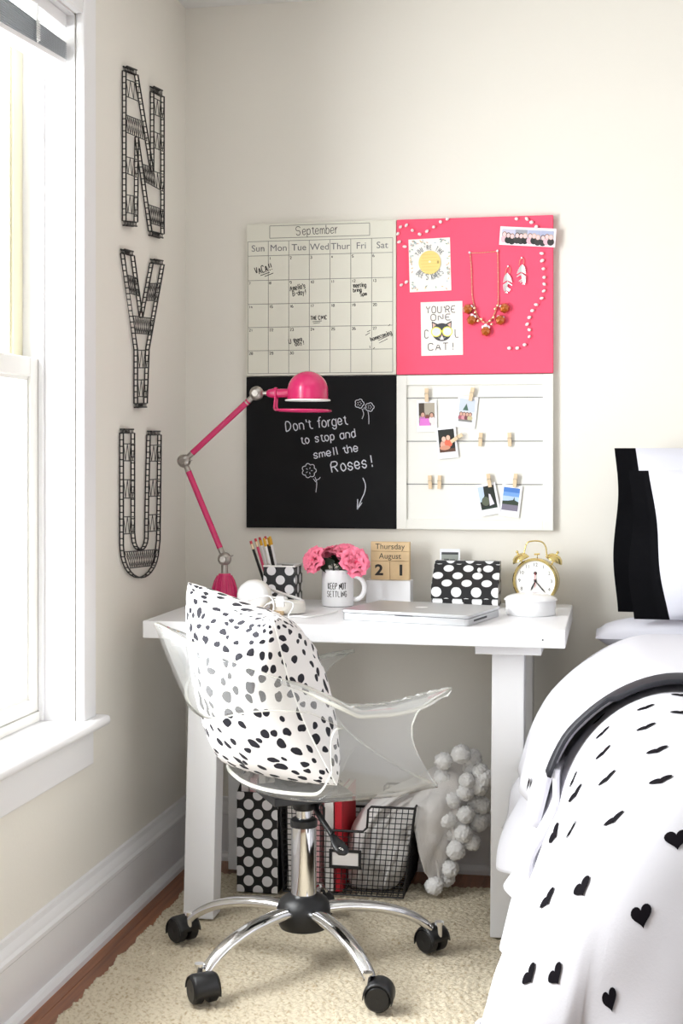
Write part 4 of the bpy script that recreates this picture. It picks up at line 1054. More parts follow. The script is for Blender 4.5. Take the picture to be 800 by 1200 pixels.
wall_panel(cu_x0, cu_yf, cu_x1, cu_yf+t_); wall_panel(cu_x0, cu_yb-t_, cu_x1, cu_yb); wall_panel(cu_x0, cu_yf+t_, cu_x0+t_, cu_yb-t_); wall_panel(cu_x1-t_, cu_yf+t_, cu_x1, cu_yb-t_)
MB().box((cu_x0+t_, cu_yf+t_, DZ+0.0004), (cu_x1-t_, cu_yb-t_, DZ+0.004)).build('bottom', M_black, cup)
m = MB(); e_ = 0.0008
for a, b in (((cu_x0-e_, cu_yf-e_), (cu_x1+e_, cu_yf+t_)), ((cu_x0-e_, cu_yb-t_), (cu_x1+e_, cu_yb+e_)), ((cu_x0-e_, cu_yf+t_), (cu_x0+t_, cu_yb-t_)), ((cu_x1-t_, cu_yf+t_), (cu_x1+e_, cu_yb-t_))): m.box((a[0], a[1], zt), (b[0], b[1], zt+0.004))
m.build('white_rim', M_paper, cup)
M_pw = mat('pencil_white', rgb(238, 236, 236), 0.4); M_pb = mat('pencil_black', rgb(26, 25, 26), 0.4); M_pp = mat('pencil_pink', rgb(216, 70, 110), 0.4); M_pg = mat('pencil_gold', rgb(224, 170, 40), 0.35); M_er = mat('pencil_eraser', rgb(196, 60, 70), 0.6); M_fer = mat('pencil_ferrule', (0.78, 0.62, 0.42, 1), 0.3, 0.8)
for (tx, ty, bx_, body, fer, era, lb, yy) in ((293.5, 634, 317, M_pb, M_fer, M_er, 'black pencil leaning farthest out of the polka dot holder', -0.175), (299, 631, 320, M_pp, M_fer, M_er, 'pink pencil in the polka dot holder', -0.170), (304, 629.5, 323, M_pw, M_pg, M_er, 'white pencil with a gold ferrule beside the pink pencil', -0.160),
        (309, 630.5, 327, M_pw, M_pg, M_pg, 'white pencil with yellow tip in the polka dot holder', -0.182), (310.5, 628.5, 330, M_pb, M_fer, M_er, 'black pencil with red eraser between the white pencils', -0.150), (316, 628.5, 333, M_pw, M_pg, M_pg, 'white pencil with gold end standing nearest to the flowers', -0.165), (314, 630, 331, M_pb, M_pg, M_pg, 'black pencil with gold end behind the white pencils', -0.140)):
    T = Vector(ony(tx, ty, yy)); B = Vector((ony(bx_, 690, yy)[0], yy, DZ+0.0075)); d = (T-B); L = d.length; d.normalize()
    B.y = min(max(B.y, cu_yf+0.012), cu_yb-0.012)
    pc = empty('pencil', B); tag(pc, lb, 'pencil', 'pencils in the polka dot holder')
    MB().tube([B, B+d*(L-0.022)], 0.0036, 6).build('shaft', body, pc); MB().tube([B+d*(L-0.022), B+d*(L-0.008)], 0.0038, 10).build('ferrule', fer, pc); MB().tube([B+d*(L-0.008), B+d*L], [0.0034, 0.0030], 10).build('eraser', era, pc)

# ================================================================== HEADPHONES on a wooden pad
wp0, wp1 = onz(286, 722, DZ), onz(330, 722, DZ)
pad = MB().box((wp0[0], wp0[1]-0.01, DZ+0.0003), (wp1[0], wp0[1]+0.08, DZ+0.010)).build('wooden_pad', M_wood, bevel=0.001); tag(pad, 'small flat pale wooden block under the headphones', 'block')
hp = empty('headphones', (0.27, -0.38, DZ)); tag(hp, 'white over-ear headphones with cable lying on the desk', 'headphones')
hy = wp0[1]+0.025
c1 = Vector(ony(297, 701, hy)); c1.z = DZ+0.0105+0.036
# near ear cup, facing the camera and tipped left
cm = Matrix.Translation(c1) @ Matrix.Rotation(math.radians(-14), 4, 'Z') @ Matrix.Rotation(PI/2+0.12, 4, 'X')
s = MB(); s.lathe([(1e-4, 0.022), (0.020, 0.0215), (0.030, 0.018), (0.035, 0.010), (0.036, 0.0)], n=36, mtx=cm @ Matrix.Scale(1.12, 4, (1, 0, 0)), cap=False); ec = s.build('ear_cup', M_plasticw, hp, smooth=60)
s = MB(); s.lathe([(0.036, 0.0), (0.0375, -0.006), (0.036, -0.018), (0.028, -0.022), (0.018, -0.016), (1e-4, -0.014)], n=36, mtx=cm @ Matrix.Scale(1.12, 4, (1, 0, 0)), cap=False); s.build('ear_pad', M_pad, ec, smooth=60)
# lying second cup
c2 = Vector(ony(337, 707, hy+0.05)); c2.z = DZ+0.0005
s = MB(); s.lathe([(0.030, 0.0), (0.036, 0.003), (0.0375, 0.012), (0.0365, 0.024), (0.032, 0.030), (0.016, 0.031), (1e-4, 0.029)], c2, 36, sx=1.15); ec2 = s.build('ear_cup', M_pad, hp, smooth=50)
# head band, flat spring strip arching back between the cups
A = c1+Vector((0.012, 0.012, 0.030)); B = c2+Vector((-0.02, 0.03, 0.034))
pts = smooth_path([c1+Vector((0.036, -0.006, 0.0)), c1+Vector((0.052, 0.0, -0.004)), c1+Vector((0.075, 0.02, -0.006)), Vector((c2.x-0.035, c2.y-0.02, DZ+0.026)), Vector((c2.x-0.02, c2.y-0.01, DZ+0.030))], 5)
MB().tube(pts, 0.0055, 10, flat=[.5]*len(pts)).build('yoke', M_plasticw, hp, smooth=60)
pts = smooth_path([c1+Vector((0.022, 0.014, 0.022)), c1+Vector((0.050, 0.050, 0.004)), c1+Vector((0.075, 0.075, -0.008)), c2+Vector((0.028, 0.024, 0.030)), c2+Vector((0.036, 0.002, 0.026))], 6)
MB().tube(pts, 0.0075, 10, flat=[.45]*len(pts)).build('head_band', M_plasticw, hp, smooth=60)
sl = ony(328.5, 705, hy-0.02)
MB().box((sl[0]-0.010, hy-0.028, sl[2]-0.012), (sl[0]+0.010, hy-0.012, sl[2]+0.012)).build('cable_splitter', M_plasticw, hp, bevel=0.002)
def cable(pxs, nm='cable', r=0.0019):
    pts = [ony(p[0], p[1], p[2]) if len(p) == 3 else onz(p[0], p[1], DZ+0.0032) for p in pxs]
    MB().tube(smooth_path(pts, 8), r, 8).build(nm, M_plasticw, hp, smooth=60)
yy = hy-0.030
cable([(286, 704, yy), (295, 702, yy-.004), (308, 699, yy-.004), (316, 699, yy), (320, 705, yy), (320.5, 713, yy), (318, 722), (316, 727)]); cable([(314, 708, yy+.01), (322, 703, yy+.005), (330, 704, hy-.03), (342, 706, yy+0.01), (343, 712, yy+.01), (338, 722), (348, 722), (362, 723), (385, 719), (395, 716)])
cable([(318, 711), (312, 716), (305, 718), (313, 708, yy+.005), (323, 706, yy+.005)])
MB().tube([onz(320, 722, DZ+0.003), onz(317.5, 730, DZ+0.003)], 0.0032, 10).build('cable_plug', M_plasticw, hp, smooth=50)

# ================================================================== MUG with flowers
mg = Vector(onz(392, 712, DZ)); mg.y += 0.041; MR = 0.0405; MH = ony(390, 668.5, mg.y-MR)[2]-DZ
mug = empty('mug', (mg.x, mg.y, DZ)); tag(mug, 'white ceramic mug with black lettering holding the pink roses', 'mug')
s = MB(); s.lathe([(MR-0.004, 0.0004), (MR-0.001, 0.002), (MR, 0.005), (MR, MH-0.001), (MR-0.0015, MH), (MR-0.003, MH-0.001), (MR-0.0035, 0.006), (1e-4, 0.006)], (mg.x, mg.y, DZ), 48); s.build('mug_body', M_ceramic, mug, smooth=40)
hpts = [(math.cos(t)*0.024, math.sin(t)*0.029) for t in np.linspace(PI/2-0.0, -PI/2, 13)]
pts = [(mg.x+MR-0.004+0.006, mg.y, DZ+MH*.5+0.029)]+[(mg.x+MR+0.004+a, mg.y, DZ+MH*.5+b) for a, b in hpts]+[(mg.x+MR-0.003, mg.y, DZ+MH*.5-0.029)]
MB().tube(pts, 0.0048, 12, flat=[1.25]*len(pts)).build('handle', M_ceramic, mug, smooth=60)
h = MB()
def mugmap(x, z):
    a = -PI/2+x/MR-math.atan((CAM[0]-mg.x)/(mg.y-CAM[1]))*-1; r = MR+0.0004
    n = Vector((math.cos(a), math.sin(a), 0)); return (Vector((mg.x+r*n.x, mg.y+r*n.y, DZ+z)), tuple(n))
write(h, 'KEEP NOT', mugmap, -0.002, 0.046, 0.0150, 0.0, 0.0019, 0.048, 'c', 0.12); write(h, 'SETTLING', mugmap, -0.002, 0.0265, 0.0140, 0.0, 0.0015, 0.052, 'c', 0.12)
h.build('lettering', M_ink, mug)['kind'] = 'stuff'
# roses
def petal_mesh(nm, mt, w, h_, curl):
    P = []
    for i in range(8):
        v = i/7; row = []
        for j in range(9):
            u = -1+2*j/8; wd = w*math.sin(PI*(0.12+0.74*v))**0.8
            row.append((u*wd, 0.30*w*u*u-curl*math.sin(v*PI*.8)+0.18*h_*max(0, v-.75)*4*curl/0.006*.3, h_*(v-0.05*u*u*v)+0.0006*math.sin(6*u+3)*v))
        P.append(row)
    m = MB().grid(P); me = m.mesh(nm, 180); me.materials.append(mt); return me
PA = petal_mesh('petal', M_petal, 0.0185, 0.025, 0.0085); PB = petal_mesh('petal', M_petal2, 0.0135, 0.021, 0.006)
def leaf_mesh():
    P = []
    for i in range(7):
        v = i/6; w = 0.010*math.sin(PI*min(1, v*.96+0.02))**0.8; P.append([(-w, 0.002-0.006*v*v, 0.040*v), (0, -0.006*v*v, 0.040*v), (w, 0.002-0.006*v*v, 0.040*v)])
    m = MB().grid(P); me = m.mesh('leaf', 180); me.materials.append(M_leaf); return me
LM = leaf_mesh()
def bloom(px, py, y, tilt_x, tilt_z, sc, lb, leaves):
    c = Vector(ony(px, py, y)); root = Vector((mg.x+(c.x-mg.x)*.15, mg.y+(c.y-mg.y)*.15, DZ+0.03))
    e = empty('rose', root); tag(e, lb, 'flower', 'pink roses in the mug'); inv = parent_inv(e)
    ax = Vector((tilt_x, tilt_z[0], tilt_z[1])).normalized()
    base = c-ax*0.014*sc
    MB().tube(smooth_path([root, (root+base)/2+Vector((0, 0, .008)), base], 5), 0.0022, 7).build('stem', M_leaf, e, smooth=60)
    rotm = ax.to_track_quat('Z', 'Y').to_matrix().to_4x4()
    k = 0
    for ring, (n, open_, r0, me, s0) in enumerate(((3, -10, 0.002, PB, .72), (4, 0, 0.0040, PB, .86), (5, 8, 0.0068, PA, .86), (6, 16, 0.0095, PA, .92), (6, 27, 0.0120, PA, .96), (7, 46, 0.0130, PA, .94))):
        for i in range(n):
            a = 2*PI*(i+0.5*(ring % 2))/n+random.uniform(-.15, .15)
            m = Matrix.Translation(base) @ rotm @ Matrix.Rotation(a, 4, 'Z') @ Matrix.Translation((0, r0*sc, 0)) @ Matrix.Rotation(-math.radians(open_+random.uniform(-6, 6)), 4, 'X') @ Matrix.Scale(sc*s0*random.uniform(.93, 1.07), 4)
            o = bpy.data.objects.new('petal', me); COL.objects.link(o); o.parent = e; o.matrix_basis = inv @ m
    for (dx, dy, dz, s_) in leaves:
        d = Vector((dx, dy, dz)).normalized(); m = Matrix.Translation(base-ax*0.006) @ d.to_track_quat('Z', 'Y').to_matrix().to_4x4() @ Matrix.Rotation(random.uniform(0, 6), 4, 'Z') @ Matrix.Scale(s_, 4)
        o = bpy.data.objects.new('leaf', LM); COL.objects.link(o); o.parent = e; o.matrix_basis = inv @ m
random.seed(21)
bloom(367, 656, mg.y-0.035, -0.55, (-0.75, 0.35), 1.20, 'pink rose drooping over the rim towards the pencil holder', [(.4, -.3, -.6, .9), (-.3, .2, .9, .9), (.9, -.2, .1, 1.0), (.5, -.6, .3, .9), (.6, -.5, -.3, .9)])
bloom(404, 646, mg.y+0.012, 0.1, (-0.45, 0.9), 1.12, 'pink rose standing highest at the middle of the mug', [(-.3, -.8, -.5, 1.0), (-.6, -.4, -.4, .95), (.1, -.8, -.7, 1.0), (-.5, -.6, .2, 1.1), (-.2, -.9, .1, 1.1), (-.7, -.5, -.1, 1.1), (-.1, -.7, -.9, 1.1), (-.4, -.9, -.2, 1.1)])
bloom(387, 645, mg.y+0.050, -0.2, (-0.1, 1), 1.0, 'pink rose tucked behind the tallest rose', [(-.8, 0, .5, 1.0), (-.5, -.6, 0, 1.0), (-.9, .2, .1, 1.0), (0, -.9, -.5, 1.0)])
bloom(416, 659, mg.y-0.044, 0.42, (-0.85, 0.25), 1.25, 'pink rose leaning out above the mug handle', [(-.5, -.1, -.7, .9), (.2, -.3, -.9, .9), (-.9, -.2, -.3, 1.0), (-.9, -.3, .2, 1.0)])

# ================================================================== WOODEN DAY CALENDAR
kx0, kx1 = ony(428.5, 700, -0.10)[0], ony(480.5, 700, -0.10)[0]; kz = ony(455, 680.5, -0.10)[2]; kt = ony(455, 635.5, -0.09)[2]
kc = empty('day_calendar', ((kx0+kx1)/2, -0.085, DZ)); tag(kc, 'wooden flip day calendar reading Thursday August 21 in a white stand', 'calendar')
MB().box((kx0, -0.10, DZ+0.0004), (kx1, -0.045, kz)).build('stand', M_desk, kc, bevel=0.001)
wx0, wx1 = ony(433, 660, -0.09)[0], ony(479, 660, -0.09)[0]
MB().box((wx0, -0.072, kz+0.0002), (wx1, -0.060, kt)).build('back_board', M_wood, kc, bevel=0.0008)
zz = [kt, ony(455, 646.5, -0.09)[2], ony(455, 658, -0.09)[2], kz]
yk = -0.078
MB().box((wx0+.001, yk, zz[1]+.0006), (wx1-.001, -0.0722, zz[0]-.001)).build('weekday_card', M_wood, kc, bevel=0.0006)
MB().box((wx0+.001, yk, zz[2]+.0006), (wx1-.001, -0.0722, zz[1]-.0004)).build('month_card', M_wood, kc, bevel=0.0006)
xm = (wx0+wx1)/2
for a, b in ((wx0+.001, xm-.0005), (xm+.0005, wx1-.001)): MB().box((a, yk, kz+.0004), (b, -0.0722, zz[2]-.0004)).build('digit_block', M_wood, kc, bevel=0.0006)
t = MB()
typed(t, 'Thursday', 0.0205, lambda u, v: (xm+u, yk-.0004, (zz[0]+zz[1])/2+v)); typed(t, 'August', 0.0205, lambda u, v: (xm+u, yk-.0004, (zz[1]+zz[2])/2+v))
typed(t, '2', 0.038, lambda u, v: ((wx0+xm)/2-0.003+u, yk-.0004, (zz[2]+zz[3])/2+v), 0.0012, xs=1.15); typed(t, '1', 0.038, lambda u, v: ((wx1+xm)/2+0.003+u, yk-.0004, (zz[2]+zz[3])/2+v), 0.0012, xs=1.15)
t.build('lettering', M_ink, kc)['kind'] = 'stuff'

# ================================================================== LAPTOP
lp_ = empty('laptop', (0.68, -0.39, DZ)); tag(lp_, 'closed silver laptop lying on the white desk', 'laptop')
A = Vector(onz(399, 726, DZ+0.001)); B = Vector(onz(549, 734, DZ+0.001)); ang = math.atan2(B.y-A.y, B.x-A.x); LW = 0.325; LD = 0.227
Mx = Matrix.Translation((A.x, A.y, DZ)) @ Matrix.Rotation(ang, 4, 'Z')
LW = (B-A).length
def rslab(x0, y0, x1, y1, z0, z1, r=0.010, k=5):
    pts = []
    for (cx_, cy_, a0) in ((x1-r, y0+r, -PI/2), (x1-r, y1-r, 0), (x0+r, y1-r, PI/2), (x0+r, y0+r, PI)):
        for i in range(k+1): t = a0+PI/2*i/k; pts.append(Mx @ Vector((cx_+r*math.cos(t), cy_+r*math.sin(t), z0)))
    return MB().prism(pts, (0, 0, z1-z0))
rslab(0.002, 0.002, LW-.002, LD-.002, 0.0004, 0.0165).build('lower_case', M_alu, lp_, smooth=40, bevel=0.001)
rslab(0, 0, LW, LD, 0.0175, 0.0250).build('lid', M_alu, lp_, smooth=40, bevel=0.0015)
rslab(0.006, 0.004, LW-.006, LD-.004, 0.0164, 0.0176).build('seam', M_port, lp_)
MB().obox(Mx, (LW-.0022, 0.04, 0.007), (LW-.0016, 0.13, 0.0115)).build('disc_slot', M_port, lp_)
MB().obox(Mx, (LW*.5-.022, -0.0002, 0.0165), (LW*.5+.022, 0.004, 0.0182)).build('thumb_notch', M_port, lp_)
MB().obox(Mx, (LW*.71-.001, 0.0018, 0.008), (LW*.71+.004, 0.0025, 0.010)).build('sleep_light', M_paper, lp_)
lg = MB().lathe([(1e-4, 0), (0.014, 0), (0.015, 0.0003)], n=24, mtx=Mx @ Matrix.Translation((LW*.5, LD*.5, 0.0251)), cap=False); 
lg.build('lid_emblem', M_plasticw, lp_)

# ================================================================== POLKA BOX, snapshot
bx_ = empty('letter_box', (0.77, -0.12, DZ)); tag(bx_, 'slanted black and white polka dot desk box with flap lid', 'box')
bf = -0.150; X0, X1 = ony(505.5, 700, bf)[0], ony(583, 700, bf)[0]; zf = ony(545, 689.5, bf)[2]
bb = -0.045; zb_ = ony(545, 657.5, -0.075)[2]
def dotpoly(mb, pts, uvs): mb.poly(pts, uvs)
d_sl = math.hypot(0.075, zb_-zf)
m = MB(); zm = (DZ+zf)/2-0.002
# side profile prism as panels
prof = [(bf, DZ+.0004), (bf, zf), (bf+0.070, zb_-0.012), (bf+0.072, zb_), (bb, zb_), (bb, DZ+.0004)]
for X in (X0, X1): 
    pts = [(X, y_, z_) for y_, z_ in prof]; pts = pts if X == X1 else pts[::-1]; m.poly(pts, [(p[1], p[2]) for p in pts])
L = 0; us = [0]
for i in range(len(prof)-1): L += math.hypot(prof[i+1][0]-prof[i][0], prof[i+1][1]-prof[i][1]); us.append(L)
for i in range(len(prof)-1):
    a, b = prof[i], prof[i+1]; m.poly([(X0, a[0], a[1]), (X1, a[0], a[1]), (X1, b[0], b[1]), (X0, b[0], b[1])], [(0.010, us[i]+.013), (0.010+X1-X0, us[i]+.013), (0.010+X1-X0, us[i+1]+.013), (0.010, us[i+1]+.013)])
m.build('box_body', M_dotbox, bx_)
# flap lid: hangs over the slanted top and the upper front
m = MB(); off = 0.003; q = [(bf-off, zm+0.000), (bf-off, zf+off*.6), (bf+0.068, zb_-0.010+off)]
uu = [0, q[1][1]-q[0][1], q[1][1]-q[0][1]+math.hypot(q[2][0]-q[1][0], q[2][1]-q[1][1])]
for i in range(2): m.poly([(X0-.001, q[i][0], q[i][1]), (X1+.001, q[i][0], q[i][1]), (X1+.001, q[i+1][0], q[i+1][1]), (X0-.001, q[i+1][0], q[i+1][1])], [(0.012, uu[i]+.011), (.012+X1-X0, uu[i]+.011), (.012+X1-X0, uu[i+1]+.011), (.012, uu[i+1]+.011)])
fl = m.build('flap_lid', M_dotbox, bx_); md = fl.modifiers.new('t', 'SOLIDIFY'); md.thickness = 0.002; md.offset = -1
MB().sphere(((X0+X1)/2-0.004, bf-0.005, (DZ+zm)/2), 0.0042, 12, 8).build('snap_button', M_chrome, bx_, smooth=180)
MB().sphere(ony(561.5, 668, bf+0.040), 0.0055, 10, 6, (1, 1, 1.1)).build('lid_knob', M_plasticw, bx_, smooth=180)
a = Art(); W_, H_ = 24*3.6/1667, 0.085
a.rect(-W_*.42, -H_*.40, W_*.42, H_*.40, (120, 124, 120)); a.rect(-W_*.42, H_*.1, W_*.42, H_*.33, (150, 156, 150)); a.rect(-W_*.30, -H_*.4, -W_*.05, H_*.2, (90, 96, 92)); a.rect(W_*.0, -H_*.4, W_*.25, H_*.18, (36, 40, 40)); a.rect(-W_*.42, H_*.33, W_*.42, H_*.40, (60, 62, 66))
sheet('snapshot', Matrix.Translation((ony(527.5, 655, -0.03)[0], -0.038, ony(527, 643, -0.03)[2]-H_/2)) @ Matrix(((1, 0, 0, 0), (0, 0, -1, 0), (0, 1, 0, 0), (0, 0, 0, 1))), W_, H_, 0.001, a, 'white-edged snapshot standing behind the polka dot box', 'photo', None, (240, 242, 246))

# ================================================================== CERAMIC DISH
dc = Vector(onz(620, 723, DZ)); dc.y += 0.055
dish = empty('lidded_dish', (dc.x, dc.y, DZ)); tag(dish, 'white lidded porcelain dish standing before the brass clock', 'dish')
DR = 30.0*3.38/1667
s = MB(); s.lathe([(DR*.95, .0004), (DR*.97, .002), (DR*.990, .024), (DR*.99, .0345), (DR*.94, .0345), (DR*.90, .005), (1e-4, .005)], dc, 48); s.build('bowl', M_ceramic, dish, smooth=40)
s = MB(); s.lathe([(DR*1.03, .0347), (DR*1.05, .0362), (DR*1.03, .0382), (DR*.93, .0435), (DR*.72, .0480), (DR*.40, .0515), (DR*.12, .0525), (1e-4, .0525)], dc, 48); li = s.build('lid', M_ceramic, dish, smooth=50)
MB().tube(smooth_path([(dc.x-.012, dc.y-.03, DZ+.047), (dc.x-.006, dc.y-.035, DZ+.052), (dc.x+.004, dc.y-.038, DZ+.049)], 5), 0.0016, 8).build('lid_ornament', M_ceramic, li, smooth=60)

# ================================================================== ALARM CLOCK
ck = Vector(ony(627, 683, -0.115)); CR = 25.2*3.62/1667
clk = empty('alarm_clock', (ck.x, -0.10, DZ)); tag(clk, 'brass twin-bell alarm clock with white face', 'clock')
cz_ = DZ+0.012+CR; cyf = -0.118
Rm = Matrix.Translation((ck.x, cyf, cz_)) @ Matrix.Rotation(-0.16, 4, 'Z') @ Matrix.Rotation(PI/2, 4, 'X')   # local z to camera
def clk_l(prof, n=40): return MB().lathe(prof, n=n, mtx=Rm, cap=False)
clk_l([(1e-4, -0.052), (CR*.8, -0.052), (CR*.96, -0.046), (CR, -0.036), (CR*1.0, -0.004), (CR*1.04, -0.003), (CR*1.05, 0.002), (CR*1.0, 0.006), (CR*.93, 0.004), (CR*.92, -0.004)]).build('case', M_gold, clk, smooth=35)
clk_l([(CR*.93, -0.0015), (1e-4, -0.0015)]).build('dial', M_paper, clk)
t = MB()
for k in range(1, 13):
    a = PI/2-2*PI*k/12; typed(t, str(k), 0.0125, lambda u, v: tuple(Rm @ Vector((CR*.74*math.cos(a)+u, CR*.74*math.sin(a)+v, -0.001))))
t.build('numerals', M_ink, clk)['kind'] = 'stuff'
def hand(an, L, w, mt, z, nm):
    d = Vector((math.sin(an), math.cos(an), 0)); p = Vector((d.y, -d.x, 0)); m = MB()
    m.prism([Rm @ (d*-0.006+p*w*.5+Vector((0, 0, z))), Rm @ (d*L*.7+p*w+Vector((0, 0, z))), Rm @ (d*L+Vector((0, 0, z))), Rm @ (d*L*.7-p*w+Vector((0, 0, z))), Rm @ (d*-0.006-p*w*.5+Vector((0, 0, z)))], Rm.to_3x3() @ Vector((0, 0, .0006))); m.build(nm, mt, clk)
hand(math.radians(206), CR*.50, 0.0020, M_ink, 0.0, 'hour_hand'); hand(math.radians(138), CR*.72, 0.0016, M_ink, 0.0008, 'minute_hand'); hand(math.radians(0), CR*.42, 0.0008, M_er, 0.0015, 'second_hand'); hand(math.radians(180), CR*.35, 0.0006, M_er, 0.0015, 'alarm_hand')
clk_l([(1e-4, 0.003), (0.003, 0.0028), (0.0035, 0.0)], 14).build('hub', M_ink, clk)
d0 = clk_l([(0.0045, -0.0008), (0.0045, -0.0010), (1e-4, -0.0007)], 14); d0.v = [tuple(Vector(p)+Vector((0, 0, CR*.36))) for p in d0.v]; d0.build('alarm_dial', M_ink, clk)
yc = cyf+0.024
for sg in (-1, 1):
    an = sg*0.72; top = Vector((ck.x+math.sin(an)*CR*1.02+0.004, yc, cz_+math.cos(an)*CR*1.02)); ax = Vector((math.sin(sg*.45), 0, math.cos(sg*.45)))
    bm_ = Matrix.Translation(top) @ ax.to_track_quat('Z', 'Y').to_matrix().to_4x4(); br = 0.0225
    s = MB(); s.lathe([(br, 0.008), (br*1.03, 0.0095), (br*.97, 0.012), (br*.82, 0.019), (br*.5, 0.0245), (1e-4, 0.0265)], n=28, mtx=bm_, cap=False); b = s.build('bell', M_gold, clk, smooth=60)
    s = MB(); s.lathe([(br*.97, 0.0085), (br*.78, 0.017), (1e-4, 0.0235)], n=28, mtx=bm_, cap=False); s.build('bell_inside', M_gold, b, smooth=60)
    s = MB(); s.tube([bm_ @ Vector((0, 0, -0.004)), bm_ @ Vector((0, 0, 0.030))], 0.0022, 8); s.sphere(bm_ @ Vector((0, 0, 0.032)), 0.0036, 10, 6); s.build('bell_post', M_gold, b, smooth=60)
    s = MB(); f0 = Vector((ck.x+sg*CR*.62, yc, cz_-CR*.80)); f1 = Vector((ck.x+sg*CR*.86, yc, DZ+0.004)); s.tube([f0, f1], [.003, .0026], 8); s.sphere(f1, 0.0036, 10, 6); s.build('foot', M_gold, clk, smooth=60)
hx = [ony(p[0], p[1], yc) for p in ((613.5, 652), (614.5, 645), (617, 637), (621, 634.5), (630, 634), (636, 636), (639.5, 642), (640.5, 652))]
MB().tube(smooth_path(hx, 5), 0.0019, 8).build('carry_handle', M_gold, clk, smooth=60)
s = MB(); s.tube([(ck.x+0.004, yc, cz_+CR*.98), (ck.x+0.004, yc, cz_+CR*1.20)], 0.0013, 6); s.tube([(ck.x-0.004, yc, cz_+CR*1.19), (ck.x+0.010, yc, cz_+CR*1.21)], 0.0022, 8); s.build('hammer', M_gold, clk)

# ================================================================== UNDER THE DESK
mf0, mf1 = ony(277.5, 1046, -0.325)[0], ony(325, 1046, -0.325)[0]; mz = 0.318; fzb = RZ+0.0005
mf = empty('magazine_file', ((mf0+mf1)/2, -0.22, RZ)); tag(mf, 'tall black magazine file with white polka dots under the desk', 'magazine file')
def uvpanel(a, b, nm, mt):
    m = MB().box(a, b); o = m.build(nm, mt, mf); ul = o.data.uv_layers.new(name='UVMap')
    for p in o.data.polygons:
        for li in p.loop_indices:
            co = o.data.vertices[o.data.loops[li].vertex_index].co; ul.data[li].uv = ((co.x-mf0+0.017), co.z+0.005) if abs(p.normal.y) > .5 else (co.y, co.z)
uvpanel((mf0, -0.325, fzb), (mf1, -0.321, mz-0.06), 'front_panel', M_dotfile)
uvpanel((mf0, -0.164, fzb), (mf1, -0.160, mz), 'back_panel', M_dotfile)
for X, nm in ((mf0, 'side_panel'), (mf1-0.003, 'side_panel')):
    m = MB(); m.prism([(X, -0.321, fzb), (X, -0.164, fzb), (X, -0.164, mz), (X, -0.20, mz), (X, -0.321, mz-0.06)], (0.003, 0, 0)); m.build(nm, M_black, mf)
MB().box((mf0+.003, -0.321, fzb), (mf1-.003, -0.164, fzb+0.003)).build('bottom', M_black, mf)
for k, (mt, hh) in enumerate(((M_bookw, .29), (M_bookp, .285), (M_bookw, .295), (M_bookw, .28))):
    o = MB().box((mf0+.008+k*.022, -0.312, fzb+.0032), (mf0+.008+k*.022+.017, -0.168, fzb+hh-0.01)).build('magazine', mt)
    tag(o, ['white magazine in the polka dot file, next to the desk post', 'pink magazine in the polka dot file', 'tallest white magazine in the polka dot file', 'shorter white magazine in the polka dot file beside the wire basket'][k], 'magazine', 'magazines in the file')

# wire basket: tapered tray of square mesh
bk = empty('wire_basket', (0.5, -0.2, RZ)); tag(bk, 'black wire mesh storage basket with label holder under the desk', 'basket')
zb0, zt0 = RZ+0.004, 0.236
def brect(z):
    t = (z-zb0)/(zt0-zb0); return (0.345-0.006*t, 0.640+0.030*t, -0.312-0.012*t, -0.085+0.010*t)
def bpt(side, u, z):
    x0, x1, y0, y1 = brect(z)
    return {'f': (x0+(x1-x0)*u, y0, z), 'b': (x0+(x1-x0)*u, y1, z), 'l': (x0, y0+(y1-y0)*u, z), 'r': (x1, y0+(y1-y0)*u, z)}[side]
rw_ = 0.0011
dipu0, dipu1, dipz = 0.33, 0.66, zt0-0.062
for side, nm, nu in (('f', 'front_mesh', 23), ('b', 'back_mesh', 23), ('l', 'side_mesh', 18), ('r', 'side_mesh', 18)):
    m = MB(); nz = 17
    for i in range(nu+1):
        u = i/nu; top = dipz if side in 'fb' and dipu0 < u < dipu1 else zt0
        m.tube([bpt(side, u, zb0), bpt(side, u, top)], rw_, 4, caps=False)
    for k in range(nz):
        z = zb0+(zt0-zb0)*k/nz
        if side in 'fb' and z > dipz: m.tube([bpt(side, 0, z), bpt(side, dipu0, z)], rw_, 4, caps=False); m.tube([bpt(side, dipu1, z), bpt(side, 1, z)], rw_, 4, caps=False)
        else: m.tube([bpt(side, 0, z), bpt(side, 1, z)], rw_, 4, caps=False)
    m.build(nm, M_blackm, bk)['kind'] = 'stuff'
m = MB()
for i in range(19):
    u = i/18; x0, x1, y0, y1 = brect(zb0); m.tube([(x0+(x1-x0)*u, y0, zb0), (x0+(x1-x0)*u, y1, zb0)], rw_, 4, caps=False)
    if i < 14: v = y0+(y1-y0)*i/13; m.tube([(x0, v, zb0), (x1, v, zb0)], rw_, 4, caps=False)
m.build('bottom_mesh', M_blackm, bk)['kind'] = 'stuff'
def rimseg(side):
    return [bpt(side, 0, zt0), bpt(side, dipu0-.02, zt0), bpt(side, dipu0, zt0-.008), bpt(side, dipu0, dipz+.010), bpt(side, dipu0+.03, dipz), bpt(side, dipu1-.03, dipz), bpt(side, dipu1, dipz+.010), bpt(side, dipu1, zt0-.008), bpt(side, dipu1+.02, zt0), bpt(side, 1, zt0)]
loop = rimseg('f')+rimseg('b')[::-1]
MB().tube(loop, 0.0030, 7, closed=True).build('rim', M_blackm, bk)
x0, x1, y0, y1 = brect(zb0); MB().tube([(x0, y0, zb0), (x1, y0, zb0), (x1, y1, zb0), (x0, y1, zb0)], 0.0022, 6, closed=True).build('base_rim', M_blackm, bk)
